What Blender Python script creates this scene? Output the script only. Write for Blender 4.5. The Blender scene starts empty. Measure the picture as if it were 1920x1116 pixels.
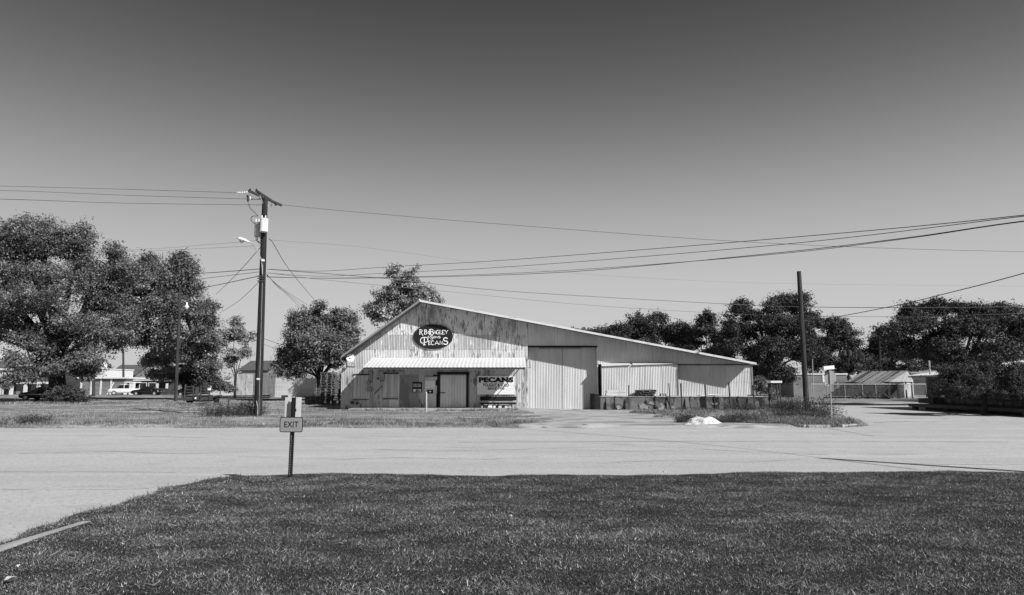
import bpy, bmesh, math, random
import numpy as np
from mathutils import Vector, Matrix

R = math.radians
S = bpy.context.scene
C = S.collection
random.seed(7)
rng = np.random.default_rng(11)

# ------------------------------------------------------------------ camera, sky, sun, exposure
CAM_H, PITCH, FPX = 1.75, R(7.3), 1280.0
cam_d = bpy.data.cameras.new("camera"); cam = bpy.data.objects.new("camera", cam_d); C.objects.link(cam)
cam.location = (0, 0, CAM_H); cam.rotation_euler = (R(90) + PITCH, 0, 0)
cam_d.sensor_width = 36; cam_d.lens = 24; cam_d.clip_start = 0.1; cam_d.clip_end = 6000
S.camera = cam

SUN_DIR = Vector((-0.76, 0.65, -0.70)).normalized()          # the way the light travels
SUN_EL = math.asin(-SUN_DIR.z)
SUN_AZ = math.atan2(-SUN_DIR.x, -SUN_DIR.y)                  # clockwise from +Y
SKY_K = 2760.0
W = bpy.data.worlds.new("World"); S.world = W; W.use_nodes = True
nt = W.node_tree; bg = nt.nodes["Background"]
sky = nt.nodes.new("ShaderNodeTexSky"); sky.sky_type = 'NISHITA'; sky.sun_disc = False
sky.sun_elevation = SUN_EL; sky.sun_rotation = SUN_AZ; sky.altitude = 200; sky.air_density = 1.0; sky.dust_density = 0.6; sky.ozone_density = 1.0
# one even clear sky all round (looked up square to the sun), on contrasty black-and-white film
tc = nt.nodes.new("ShaderNodeTexCoord"); sx_ = nt.nodes.new("ShaderNodeSeparateXYZ"); nt.links.new(tc.outputs["Generated"], sx_.inputs[0])
def mth(op, a, b=None):
    q = nt.nodes.new("ShaderNodeMath"); q.operation = op
    for i, v in enumerate((a, b)):
        if v is None: continue
        if isinstance(v, (int, float)): q.inputs[i].default_value = v
        else: nt.links.new(v, q.inputs[i])
    return q.outputs[0]
hz = mth('SQRT', mth('MAXIMUM', mth('SUBTRACT', 1.0, mth('MULTIPLY', sx_.outputs[2], sx_.outputs[2])), 0.0))
SQ = SUN_AZ - R(100)
cv = nt.nodes.new("ShaderNodeCombineXYZ"); nt.links.new(mth('MULTIPLY', hz, math.sin(SQ)), cv.inputs[0]); nt.links.new(mth('MULTIPLY', hz, math.cos(SQ)), cv.inputs[1]); nt.links.new(sx_.outputs[2], cv.inputs[2])
nt.links.new(cv.outputs[0], sky.inputs[0])
sep = nt.nodes.new("ShaderNodeSeparateColor"); nt.links.new(sky.outputs[0], sep.inputs[0])
lum = mth('MULTIPLY', mth('ADD', mth('ADD', sep.outputs[0], sep.outputs[1]), sep.outputs[2]), 0.0333)
xp = mth('POWER', lum, 5.2)
film = mth('DIVIDE', mth('MULTIPLY', xp, SKY_K), mth('ADD', mth('MULTIPLY', xp, 708.0), 1.0))      # toe and shoulder of the film
nt.links.new(film, bg.inputs[0]); bg.inputs[1].default_value = 0.10

sun_d = bpy.data.lights.new("sun", 'SUN'); sun_d.energy = 3.4; sun_d.angle = R(0.53); sun_d.color = (1, 1, 1)
sun = bpy.data.objects.new("sun", sun_d); C.objects.link(sun); sun.rotation_euler = SUN_DIR.to_track_quat('-Z', 'Y').to_euler(); sun.location = (40, -35, 40)

S.view_settings.view_transform = 'Standard'; S.view_settings.look = 'None'; S.view_settings.gamma = 1
S.view_settings.use_curve_mapping = False; S.view_settings.exposure = 0.65
S.render.engine = 'CYCLES'
S.cycles.max_bounces = 5; S.cycles.diffuse_bounces = 3; S.cycles.transparent_max_bounces = 4

# ------------------------------------------------------------------ pixel of the photograph -> point of the place
cp, sp = math.cos(PITCH), math.sin(PITCH)
def P(px, py, Y):
    a, b = (px - 960) / FPX, (558 - py) / FPX
    k = Y / (cp - b * sp)
    return Vector((a * k, Y, CAM_H + k * (sp + b * cp)))
def G(px, py, z=0.0):
    a, b = (px - 960) / FPX, (558 - py) / FPX
    k = (z - CAM_H) / (sp + b * cp)
    return Vector((a * k, k * (cp - b * sp), z))

# ------------------------------------------------------------------ helpers
ORG = {}
def tag(o, label=None, cat=None, group=None, kind=None):
    if label: o["label"] = label
    if cat: o["category"] = cat
    if group: o["group"] = group
    if kind: o["kind"] = kind
    return o
def thing(name, loc, label, cat, group=None):
    o = bpy.data.objects.new(name, None); C.objects.link(o); o.location = loc; o.empty_display_size = 0.2
    ORG[o.name] = Vector(loc)
    return tag(o, label, cat, group)
def link_mesh(name, me, parent=None, origin=None):
    o = bpy.data.objects.new(name, me); C.objects.link(o)
    if parent is not None:
        o.parent = parent; ORG[o.name] = ORG[parent.name].copy()
    else:
        o.location = origin or (0, 0, 0); ORG[o.name] = Vector(origin or (0, 0, 0))
    return o
class MB:
    def __init__(s): s.v = []; s.f = []
    def add(s, vs, fs):
        n = len(s.v); s.v += [tuple(v) for v in vs]; s.f += [tuple(i + n for i in f) for f in fs]; return s
    def bx(s, x0, x1, y0, y1, z0, z1, rot=None, piv=None):
        vs = [Vector((x, y, z)) for z in (z0, z1) for y in (y0, y1) for x in (x0, x1)]
        if rot is not None:
            pv = piv if piv is not None else Vector(((x0 + x1) / 2, (y0 + y1) / 2, (z0 + z1) / 2))
            vs = [pv + rot @ (v - pv) for v in vs]
        return s.add(vs, [(0, 2, 3, 1), (4, 5, 7, 6), (0, 1, 5, 4), (2, 6, 7, 3), (0, 4, 6, 2), (1, 3, 7, 5)])
    def tube(s, pts, rad, n=8, cap=True):
        pts = [Vector(p) for p in pts]
        if not hasattr(rad, '__len__'): rad = [rad] * len(pts)
        vs, fs = [], []
        prev = None
        for i, p in enumerate(pts):
            t = (pts[min(i + 1, len(pts) - 1)] - pts[max(i - 1, 0)]).normalized()
            if prev is None:
                u = t.cross(Vector((0, 0, 1)) if abs(t.z) < .9 else Vector((1, 0, 0))).normalized()
            else:
                u = (prev - t * prev.dot(t)).normalized()
            prev = u; w = t.cross(u)
            for k in range(n):
                a = 2 * math.pi * k / n; vs.append(p + (u * math.cos(a) + w * math.sin(a)) * rad[i])
        for i in range(len(pts) - 1):
            for k in range(n):
                fs.append((i * n + k, i * n + (k + 1) % n, (i + 1) * n + (k + 1) % n, (i + 1) * n + k))
        if cap:
            fs.append(tuple(range(n - 1, -1, -1))); fs.append(tuple((len(pts) - 1) * n + k for k in range(n)))
        return s.add(vs, fs)
    def bar(s, a, b, w, h=None):
        a, b = Vector(a), Vector(b); h = h or w
        t = (b - a).normalized(); u = t.cross(Vector((0, 0, 1)) if abs(t.z) < .95 else Vector((0, 1, 0))).normalized(); q = u.cross(t)
        vs = [p + u * i * w / 2 + q * j * h / 2 for p in (a, b) for j in (-1, 1) for i in (-1, 1)]
        return s.add(vs, [(0, 2, 3, 1), (4, 5, 7, 6), (0, 1, 5, 4), (2, 6, 7, 3), (0, 4, 6, 2), (1, 3, 7, 5)])
    def prism(s, poly, d, fn):
        """poly: 2-D outline; d=(a,b) along the third axis; fn(u,v,w)->3-D"""
        n = len(poly)
        vs = [fn(u, v, d[0]) for u, v in poly] + [fn(u, v, d[1]) for u, v in poly]
        fs = [tuple(range(n - 1, -1, -1)), tuple(range(n, 2 * n))] + [(i, (i + 1) % n, n + (i + 1) % n, n + i) for i in range(n)]
        return s.add(vs, fs)
    def lathe(s, c, prof, n=16, axis='z'):
        vs, fs = [], []
        for r, h in prof:
            for k in range(n):
                a = 2 * math.pi * k / n; x, y = r * math.cos(a), r * math.sin(a)
                vs.append(Vector(c) + (Vector((x, y, h)) if axis == 'z' else Vector((x, h, y)) if axis == 'y' else Vector((h, x, y))))
        for i in range(len(prof) - 1):
            for k in range(n): fs.append((i * n + k, i * n + (k + 1) % n, (i + 1) * n + (k + 1) % n, (i + 1) * n + k))
        fs.append(tuple(range(n - 1, -1, -1))); fs.append(tuple((len(prof) - 1) * n + k for k in range(n)))
        return s.add(vs, fs)
    def build(s, name, mat, parent=None, origin=None, smooth=False, bevel=0):
        o0 = ORG[parent.name] if parent is not None else Vector(origin or (0, 0, 0))
        me = bpy.data.meshes.new(name)
        me.from_pydata([(v[0] - o0.x, v[1] - o0.y, v[2] - o0.z) for v in s.v], [], s.f)
        bm = bmesh.new(); bm.from_mesh(me)
        bmesh.ops.recalc_face_normals(bm, faces=bm.faces)
        if bevel: bmesh.ops.bevel(bm, geom=list(bm.edges), offset=bevel, segments=2, affect='EDGES', clamp_overlap=True)
        bm.to_mesh(me); bm.free()
        if smooth: me.polygons.foreach_set("use_smooth", [True] * len(me.polygons))
        me.materials.append(mat); me.update()
        return link_mesh(name, me, parent, origin)
def np_mesh(name, V, F, mat, parent=None, origin=None, tint=None, smooth=False):
    o0 = np.array(ORG[parent.name] if parent is not None else (origin or (0, 0, 0)), dtype=np.float32)
    V = np.asarray(V, dtype=np.float32) - o0; F = np.asarray(F, dtype=np.int32); k = F.shape[1]
    me = bpy.data.meshes.new(name); me.vertices.add(len(V)); me.vertices.foreach_set("co", V.ravel())
    me.loops.add(F.size); me.loops.foreach_set("vertex_index", F.ravel())
    me.polygons.add(len(F)); me.polygons.foreach_set("loop_start", np.arange(0, F.size, k, dtype=np.int32))
    me.polygons.foreach_set("loop_total", np.full(len(F), k, dtype=np.int32))
    if smooth: me.polygons.foreach_set("use_smooth", np.ones(len(F), dtype=bool))
    me.update(calc_edges=True)
    if tint is not None:
        at = me.attributes.new("tint", 'FLOAT', 'POINT'); at.data.foreach_set("value", np.asarray(tint, dtype=np.float32))
    me.materials.append(mat)
    return link_mesh(name, me, parent, origin)

def M(name, base, layers=(), rough=.85, spec=.25, metal=0.0, orand=0.0, tint=False, bump=None, transl=0.0):
    """grey procedural material; layers = (grey, (sx,sy,sz), lo, hi[, detail[, z-range]]) mixed on top, in metres of the place"""
    m = bpy.data.materials.new(name); m.use_nodes = True; n = m.node_tree.nodes; l = m.node_tree.links
    b = n["Principled BSDF"]; b.inputs["Roughness"].default_value = rough; b.inputs["Specular IOR Level"].default_value = spec; b.inputs["Metallic"].default_value = metal
    geo = n.new("ShaderNodeNewGeometry")
    cur = n.new("ShaderNodeValue"); cur.outputs[0].default_value = base; cur = cur.outputs[0]
    def noise(sc, det):
        mp = n.new("ShaderNodeVectorMath"); mp.operation = 'MULTIPLY'; mp.inputs[1].default_value = sc; l.new(geo.outputs["Position"], mp.inputs[0])
        t = n.new("ShaderNodeTexNoise"); t.inputs["Scale"].default_value = 1; t.inputs["Detail"].default_value = det; l.new(mp.outputs[0], t.inputs["Vector"])
        return t.outputs["Fac"]
    for ly in layers:
        g, sc, lo, hi = ly[:4]; det = ly[4] if len(ly) > 4 else 3
        mr = n.new("ShaderNodeMapRange"); mr.interpolation_type = 'SMOOTHSTEP'; mr.inputs[1].default_value = lo; mr.inputs[2].default_value = hi; l.new(noise(sc, det), mr.inputs[0])
        fac = mr.outputs[0]
        for ax in (ly[5] if len(ly) > 5 else ()):            # (axis, from, to) soft limits
            sx = n.new("ShaderNodeSeparateXYZ"); l.new(geo.outputs["Position"], sx.inputs[0])
            lm = n.new("ShaderNodeMapRange"); lm.interpolation_type = 'SMOOTHSTEP'; lm.inputs[1].default_value = ax[1]; lm.inputs[2].default_value = ax[2]; l.new(sx.outputs[ax[0]], lm.inputs[0])
            mu = n.new("ShaderNodeMath"); mu.operation = 'MULTIPLY'; l.new(fac, mu.inputs[0]); l.new(lm.outputs[0], mu.inputs[1]); fac = mu.outputs[0]
        mx = n.new("ShaderNodeMix"); mx.data_type = 'FLOAT'; l.new(fac, mx.inputs[0]); l.new(cur, mx.inputs[2]); mx.inputs[3].default_value = g
        cur = mx.outputs[0]
    if orand:
        oi = n.new("ShaderNodeObjectInfo"); mr = n.new("ShaderNodeMapRange"); mr.inputs[3].default_value = 1 - orand; mr.inputs[4].default_value = 1 + orand; l.new(oi.outputs["Random"], mr.inputs[0])
        mu = n.new("ShaderNodeMath"); mu.operation = 'MULTIPLY'; l.new(cur, mu.inputs[0]); l.new(mr.outputs[0], mu.inputs[1]); cur = mu.outputs[0]
    if tint:
        at = n.new("ShaderNodeAttribute"); at.attribute_name = "tint"
        mu = n.new("ShaderNodeMath"); mu.operation = 'MULTIPLY'; l.new(cur, mu.inputs[0]); l.new(at.outputs["Fac"], mu.inputs[1]); cur = mu.outputs[0]
    l.new(cur, b.inputs["Base Color"])
    if bump:
        bn = n.new("ShaderNodeBump"); bn.inputs["Strength"].default_value = bump[1]; bn.inputs["Distance"].default_value = bump[2] if len(bump) > 2 else .02
        l.new(noise(bump[0], 4), bn.inputs["Height"]); l.new(bn.outputs[0], b.inputs["Normal"])
    if transl:
        tr = n.new("ShaderNodeBsdfTranslucent"); l.new(cur, tr.inputs[0]); ms = n.new("ShaderNodeMixShader"); ms.inputs[0].default_value = transl
        out = n["Material Output"]; l.new(b.outputs[0], ms.inputs[1]); l.new(tr.outputs[0], ms.inputs[2]); l.new(ms.outputs[0], out.inputs[0])
    return m

def smoothpath(pts, n=8):
    pts = [Vector(p) for p in pts]
    if len(pts) == 2: return [pts[0].lerp(pts[1], i / n) for i in range(n + 1)]
    q = [2 * pts[0] - pts[1]] + pts + [2 * pts[-1] - pts[-2]]
    out = []
    for i in range(1, len(q) - 2):
        a, b, c, d = q[i - 1:i + 3]
        for k in range(n):
            t = k / n
            out.append(.5 * ((2 * b) + (c - a) * t + (2 * a - 5 * b + 4 * c - d) * t * t + (3 * b - a - 3 * c + d) * t ** 3))
    return out + [pts[-1]]

def text_mesh(name, txt, x0, x1, z0, z1, y, mat, parent, bold=0.0, depth=.004):
    cu = bpy.data.curves.new(name, 'FONT'); cu.body = txt; cu.offset = bold; cu.extrude = 0.0; cu.space_character = 1.08
    ob = bpy.data.objects.new("tmp_text", cu); C.objects.link(ob)
    me = bpy.data.meshes.new_from_object(ob.evaluated_get(bpy.context.evaluated_depsgraph_get()))
    bpy.data.objects.remove(ob); bpy.data.curves.remove(cu)
    V = np.empty(len(me.vertices) * 3, dtype=np.float32); me.vertices.foreach_get("co", V); V = V.reshape(-1, 3)
    lo, hi = V.min(0), V.max(0); o0 = ORG[parent.name]
    X = x0 + (V[:, 0] - lo[0]) / (hi[0] - lo[0]) * (x1 - x0) - o0.x
    Z = z0 + (V[:, 1] - lo[1]) / (hi[1] - lo[1]) * (z1 - z0) - o0.z
    out = np.stack([X, np.full_like(X, y - o0.y), Z], 1); me.vertices.foreach_set("co", out.ravel())
    me.materials.clear(); me.materials.append(mat); me.name = name; me.update()
    return link_mesh(name, me, parent)

# ------------------------------------------------------------------ materials
m_road = M("old_asphalt", .53, [(.49, (.05, .5, 1), .42, .6, 4), (.57, (.04, .9, 1), .5, .7, 4), (.47, (1.3, 1.3, 1), .5, .75, 6), (.42, (.25, .8, 1), .60, .72, 6), (.36, (11, 11, 11), .55, .70, 4), (.66, (12, 12, 12), .58, .72, 4), (.30, (26, 26, 26), .58, .74, 2)], rough=.95, spec=.1, bump=((60, 60, 60), .35, .01))
m_seam = M("tar_seam", .26, [(.46, (2.2, 2.2, 2), .46, .58, 5)], rough=.9)
m_gravel = M("pale_gravel", .47, [(.25, (.35, .9, 1), .46, .62, 5), (.16, (1.2, 2.2, 1), .60, .70, 5), (.55, (9, 9, 9), .58, .75, 2), (.2, (13, 13, 13), .62, .75, 2)], rough=1, spec=.05, bump=((25, 25, 25), .6, .03))
m_dirt = M("dry_lot_ground", .27, [(.44, (.10, .35, 1), .48, .60, 6), (.13, (.35, .9, 1), .52, .66, 6), (.12, (7, 7, 7), .5, .75, 3)], rough=1, spec=.03, bump=((9, 9, 9), .6, .05))
m_soil = M("lawn_soil", .04, [(.07, (3, 3, 3), .45, .7, 4), (.02, (40, 40, 40), .5, .62, 3), (.11, (55, 55, 55), .60, .72, 3)], rough=1, spec=.02, bump=((50, 50, 50), .8, .03))
m_lawn = M("lawn_blade", .15, tint=True, rough=.8, spec=.06, transl=.12)
m_dry = M("dry_grass_blade", .33, tint=True, rough=.9, spec=.05, transl=.25)
m_weed = M("weed_leaf", .10, tint=True, rough=.8, spec=.1, transl=.25)
m_leaf = M("tree_leaf", .145, tint=True, rough=.6, spec=.15, transl=.12)
m_leaf_dark = M("dark_tree_leaf", .066, tint=True, rough=.6, spec=.12, transl=.08)
m_leaf_pale = M("pale_tree_leaf", .27, tint=True, rough=.5, spec=.3, transl=.25)
m_bark = M("bark", .035, [(.06, (5, 5, 1), .5, .65, 4)], rough=1, spec=.05)
m_pole = M("creosote_pole", .028, [(.05, (12, 12, .6), .5, .65, 5), (.02, (9, 9, .5), .6, .7, 4)], rough=.9, spec=.1)
m_pole_grey = M("weathered_pole", .045, [(.08, (12, 12, .5), .5, .62, 5)], rough=.95, spec=.08)
_Zg = 4.2
m_tin = M("painted_tin", .60, [(.53, (.9, .9, .25), .42, .6, 4), (.46, (7, 7, .3), .52, .7, 4), (.30, (9, 9, 1.0), .68, .76, 5)], rough=.6, spec=.3, orand=.05)
m_tin_peel = M("peeling_tin", .66, [(.50, (1.1, 1.1, .7), .42, .6, 5), (.33, (1.9, 1.9, .8), .55, .66, 6), (.22, (8, 8, 1.6), .53, .62, 6), (.16, (16, 16, 3.0), .62, .70, 5), (.72, (11, 11, 2.4), .60, .66, 5)], rough=.65, spec=.25, orand=.07)
m_tin_bare = M("bare_weathered_tin", .42, [(.30, (9, 9, .5), .46, .62, 5), (.62, (6, 6, 1.6), .60, .68, 5), (.18, (12, 12, 1.5), .62, .70, 5)], rough=.6, spec=.3, orand=.12)
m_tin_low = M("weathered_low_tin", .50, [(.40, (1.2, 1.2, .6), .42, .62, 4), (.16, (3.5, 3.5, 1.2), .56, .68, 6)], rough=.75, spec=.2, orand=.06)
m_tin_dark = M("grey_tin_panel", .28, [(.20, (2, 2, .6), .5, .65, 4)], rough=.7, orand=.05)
m_white_tin = M("white_roof_tin", .74, [(.66, (2, 2, 2), .45, .7, 3)], rough=.45, spec=.4)
m_roof = M("grey_roof_tin", .42, [(.25, (1, .6, 1), .52, .68, 4)], rough=.5, spec=.4, orand=.08)
m_trim = M("white_trim", .66, [(.45, (2, 2, 6), .55, .7, 4)], rough=.6)
m_trim_grey = M("weathered_trim", .25, [(.2, (3, 3, 3), .5, .7, 4)], rough=.8)
m_dark = M("opening_shade", .02, rough=1, spec=.02)  # near-black colour stands in for the shade inside openings and behind gaps
m_black = M("black_paint", .012, [(.022, (4, 4, 1), .55, .7, 3)], rough=.7, spec=.2)
m_plank = M("grey_plank", .48, [(.38, (9, 9, .6), .48, .64, 5)], rough=.9, spec=.1, orand=.10)
m_pallet = M("shade_dark_pallet_wood", .19, [(.11, (9, 9, .8), .48, .64, 5)], rough=.95, orand=.3)  # wood colour darkened to carry the shade the stacks stand in
m_plank_dk = M("dark_plank", .11, [(.06, (9, 9, .8), .48, .64, 5)], rough=.9, orand=.15)
m_plywood = M("pale_board", .62, [(.52, (2, 2, .8), .45, .65, 4)], rough=.85, orand=.06)
m_sign_white = M("white_sign_board", .76, [(.66, (1.5, 1.5, 5), .5, .66, 4)], rough=.7)
m_sign_black = M("black_sign_board", .017, [(.03, (14, 14, .5), .5, .65, 4)], rough=.75, spec=.15)
m_letter_w = M("white_lettering", .8, rough=.7)
m_letter_b = M("black_lettering", .012, rough=.7)
m_conc = M("old_concrete", .16, [(.07, (.9, .9, .9), .46, .60, 6), (.035, (2.2, 2.2, .7), .54, .64, 6), (.45, (.45, .45, .9), .67, .71, 6)], rough=.95, spec=.08, bump=((6, 6, 6), .5, .03))
m_spall = M("spalled_concrete", .30, [(.16, (5, 5, 5), .45, .62, 5), (.48, (4, 4, 4), .6, .7, 4)], rough=1, spec=.05)
m_conc_pale = M("pale_concrete", .42, [(.28, (1.5, 1.5, 1.5), .48, .66, 5)], rough=.95, spec=.08)
m_metal = M("galvanised_steel", .42, [(.3, (6, 6, 6), .5, .7, 3)], rough=.45, spec=.5, metal=.2)
m_rust = M("dark_rusty_steel", .055, [(.10, (8, 8, 8), .5, .7, 4)], rough=.8)
m_white = M("white_enamel", .78, [(.6, (6, 6, 3), .6, .75, 3)], rough=.35, spec=.5)
m_wire = M("black_wire", .03, rough=.6)
m_wire_bright = M("sunlit_cable_sheath", .17, rough=.5)
m_wire_pale = M("aluminium_wire", .12, rough=.5)
m_cloth = M("white_tarpaulin", .64, rough=.6, spec=.3)
m_carblack = M("black_car_paint", .012, rough=.15, spec=.6)
m_carwhite = M("white_car_paint", .75, rough=.25, spec=.5)
m_glass = M("dark_glass", .015, rough=.08, spec=.7)
m_tyre = M("tyre_rubber", .018, rough=.9)
m_siding = M("white_siding", .58, [(.5, (.2, .2, 5), .45, .6, 2)], rough=.7)
m_grey_wall = M("grey_wall", .17, [(.13, (.3, .3, 6), .5, .6, 2)], rough=.85)
m_mid_wall = M("mid_grey_wall", .21, [(.17, (.5, .5, .8), .45, .6, 3)], rough=.85)
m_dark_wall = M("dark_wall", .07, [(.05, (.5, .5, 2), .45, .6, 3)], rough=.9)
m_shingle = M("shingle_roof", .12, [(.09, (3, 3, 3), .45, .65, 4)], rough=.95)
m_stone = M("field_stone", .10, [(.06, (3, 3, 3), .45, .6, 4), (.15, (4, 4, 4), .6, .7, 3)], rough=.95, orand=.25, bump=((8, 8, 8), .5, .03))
m_exit = M("exit_sign_face", .27, rough=.5, spec=.4)
m_paper = M("white_litter", .62, rough=.9)

# ------------------------------------------------------------------ ground, road, lawn
ROAD_FAR = 28.3
def lerp_tab(x, tab):
    return np.interp(x, [t[0] for t in tab], [t[1] for t in tab])
EDGE_X = [(28.3, 12.6), (29.0, 14.4), (30, 15.6), (33, 17.2), (45, 20.8), (58, 23.2), (70, 24), (90, 24.5)]      # left edge of the side street, by Y
def hn(x, y):                                                 # gentle unevenness of the lot
    return .022 * np.sin(x * .7 + 1.3 * np.sin(y * .31)) + .018 * np.sin(y * 1.1 + x * .23) + .012 * np.sin(x * 2.3 - y * 1.7)
def lot_z(x, y):
    t1 = np.clip((y - ROAD_FAR + .25 * np.sin(x * .9) + .15 * np.sin(x * 2.7)) / .9, 0, 1)
    t2 = np.clip((lerp_tab(y, EDGE_X) - x + .2 * np.sin(y * 1.3)) / .9, 0, 1)
    t = np.minimum(t1, np.where(y < 92, t2, 1)); t = t * t * (3 - 2 * t)
    return -.035 + t * (.115 + hn(x, y))
DRIVE = [(1.2, 28.2), (2.0, 33), (1.2, 38), (0.6, 44), (1.0, 48.2), (6.6, 48.2), (7.8, 44), (8.6, 38), (9.8, 33), (11.8, 28.2)]
def in_drive(x, y):
    xl = lerp_tab(y, [(28.2, 0.6), (33, 1.6), (38, 1.0), (44, 0.6), (49, 1.0)]) + .5 * np.sin(y * 1.9)
    xr = lerp_tab(y, [(28.2, 11.8), (31, 10.0), (35, 8.2), (44, 7.4), (49, 6.4)]) + .6 * np.sin(y * 1.3 + 1)
    return (x > xl) & (x < xr) & (y < 49)

g = MB(); g.add([(-2500, -300, -.06), (2500, -300, -.06), (2500, 4000, -.06), (-2500, 4000, -.06)], [(0, 1, 2, 3)])
tag(g.build("ground", m_dirt), "flat dry grass ground reaching out to the horizon", kind="structure")
g = MB(); g.add([(-500, -40, 0), (500, -40, 0), (500, ROAD_FAR + .5, 0), (-500, ROAD_FAR + .5, 0)], [(0, 1, 2, 3)])
road = tag(g.build("road", m_road), "pale worn asphalt street crossing in front of the warehouse", kind="structure")
sd = []
for y, x in [(28.6, 11.5)] + EDGE_X[1:-1]: sd.append((x - 1.2, y, -.004))
g = MB(); n = len(sd); g.add(sd + [(75, p[1], -.004) for p in sd], [(i, n + i, n + i + 1, i + 1) for i in range(n - 1)])
tag(g.build("side_street", m_road), "pale side street running back past the loading dock", kind="structure")
# tar seams and long cracks in the asphalt
def seam(pts, w, jit=.04):
    pts = [G(px, py, .004) for px, py in pts]; path = []
    for i in range(len(pts) - 1):
        k = max(2, int((pts[i + 1] - pts[i]).length / .35))
        for j in range(k):
            q = pts[i].lerp(pts[i + 1], j / k); path.append(q + Vector((0, random.uniform(-jit, jit), 0)))
    path.append(pts[-1]); vs, fs = [], []
    for i, q in enumerate(path):
        ww = w * random.uniform(.3, 1.4); vs += [q + Vector((0, -ww / 2, 0)), q + Vector((0, ww / 2, 0))]
    fs = [(2 * i, 2 * i + 2, 2 * i + 3, 2 * i + 1) for i in range(len(path) - 1)]
    MB().add(vs, fs).build("tar_seam", m_seam, road)
seam([(860, 829), (1100, 828), (1500, 827), (1890, 829)], .07)
seam([(900, 824), (1040, 828), (1200, 835), (1420, 848), (1560, 853)], .05)
seam([(0, 884), (90, 884.6), (150, 883.6), (250, 885.5), (330, 886)], .03, .05)
seam([(0, 919), (70, 917.5), (160, 918.5), (280, 916)], .025, .035)
seam([(1640, 793), (1700, 790), (1760, 792)], .12, .15)
seam([(1660, 784), (1780, 785), (1880, 790)], .14, .15)
seam([(1750, 787), (1840, 792), (1920, 793)], .14, .15)
seam([(1560, 815), (1700, 818), (1830, 817)], .06, .05)
seam([(620, 862), (760, 858), (930, 861), (1010, 856)], .03, .10)
seam([(700, 842), (830, 846), (1010, 841), (1180, 846), (1330, 843)], .035, .08)
seam([(40, 850), (210, 846), (360, 851), (470, 847)], .035, .10)
seam([(1120, 868), (1260, 862), (1390, 867), (1500, 861)], .03, .10)
seam([(250, 818), (420, 821), (640, 817), (820, 820)], .06, .06)
seam([(1690, 869), (1800, 871), (1920, 872)], .04, .03)

# lot on the far side of the street
def grid(x0, x1, nx, y0, y1, ny, zf, keep=None, grow=1.0):
    xs = np.linspace(x0, x1, nx); ys = y0 + (y1 - y0) * np.linspace(0, 1, ny) ** grow
    X, Y = np.meshgrid(xs, ys); Z = zf(X, Y); V = np.stack([X.ravel(), Y.ravel(), Z.ravel()], 1)
    i = np.arange(nx * ny).reshape(ny, nx); F = np.stack([i[:-1, :-1], i[:-1, 1:], i[1:, 1:], i[1:, :-1]], -1).reshape(-1, 4)
    if keep is not None:
        c = V[F].mean(1); F = F[keep(c[:, 0], c[:, 1])]
    return V, F
V, F = grid(-110, 27, 340, 27.9, 120, 220, lot_z, lambda x, y: (x < lerp_tab(y, EDGE_X) + .3) | (y > 92), 1.8)
tag(np_mesh("grass_lot", V, F, m_dirt, smooth=True), "mown dry grass lot beyond the street", kind="structure")
# pale gravel apron in front of the tall doors
V, F = grid(-1, 14, 200, 27.95, 48.4, 230, lambda x, y: lot_z(x, y) + .012, lambda x, y: in_drive(x, y))
tag(np_mesh("gravel_drive", V, F, m_gravel, smooth=True), "pale gravel apron between street and tall sliding doors", kind="structure")

# the near lawn
LE = [G(px, py, .17) + Vector((0, .35, 0)) for px, py in [(425, 885), (560, 883.5), (700, 883.5), (960, 884.5), (1200, 883.5), (1350, 882), (1500, 880), (1920, 878), (2600, 870)]]
LEX, LEY = [-7.0, -6.0, -5.65] + [p.x for p in LE] + [45], [10.9, 11.6, 12.1] + [p.y for p in LE] + [LE[-1].y]
def lawn_d(x, y, steep=False):                                             # distance inside the lawn's edge
    far = np.interp(x, LEX, LEY) + .03 * np.sin(x * 3.1) + .03 * np.sin(x * 7.7 + 1) - y
    left = x - (lerp_tab(y, [(-12, -5.5), (5.5, -5.6), (7.5, -5.65), (9.2, -5.7), (10.4, -5.65), (11.4, -5.62), (12.2, -5.5), (12.9, -5.2)]) + .08 * np.sin(y * 2.7) + .05 * np.sin(y * 6.1))
    return np.minimum(far, left * 2.2) if steep else np.minimum(far, left)
def lawn_z(x, y):
    t = np.clip(lawn_d(x, y, True) / .6, 0, 1); t = t * t * (3 - 2 * t)
    return -.03 + t * (.165 + .012 * np.sin(x * 1.7 + y) + .01 * np.sin(y * 2.9 - x * .8))
V, F = grid(-7, 40, 330, -9.5, 15.2, 190, lawn_z, lambda x, y: lawn_d(x, y) > -.3)
tag(np_mesh("lawn", V, F, m_soil, smooth=True), "soil under the near lawn", kind="structure")

def blades(name, x, y, z, h, w, lean, mat, label, tint, cat=None, curl=True):
    n = len(x); a = rng.uniform(0, 2 * np.pi, n); b = rng.uniform(0, 2 * np.pi, n); ln = np.abs(rng.normal(0, lean, n)) * h
    base = np.stack([x, y, z], 1); u = np.stack([np.cos(a), np.sin(a), 0 * a], 1) * (w / 2)[:, None]
    mid = base + np.stack([np.cos(b) * ln * .35, np.sin(b) * ln * .35, h * .55], 1)
    top = base + np.stack([np.cos(b) * ln, np.sin(b) * ln, h], 1)
    if curl:
        V = np.stack([base - u, base + u, mid + u * .8, mid - u * .8, top], 1).reshape(-1, 3); i = np.arange(n)[:, None] * 5
        F = np.concatenate([i + [0, 1, 2], i + [0, 2, 3], i + [3, 2, 4]], 0); tt = np.repeat(tint, 5)
    else:
        V = np.stack([base - u, base + u, top], 1).reshape(-1, 3); F = np.arange(n)[:, None] * 3 + [0, 1, 2]; tt = np.repeat(tint, 3)
    return tag(np_mesh(name, V, F, mat, tint=tt), label, cat, kind="stuff")
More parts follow.
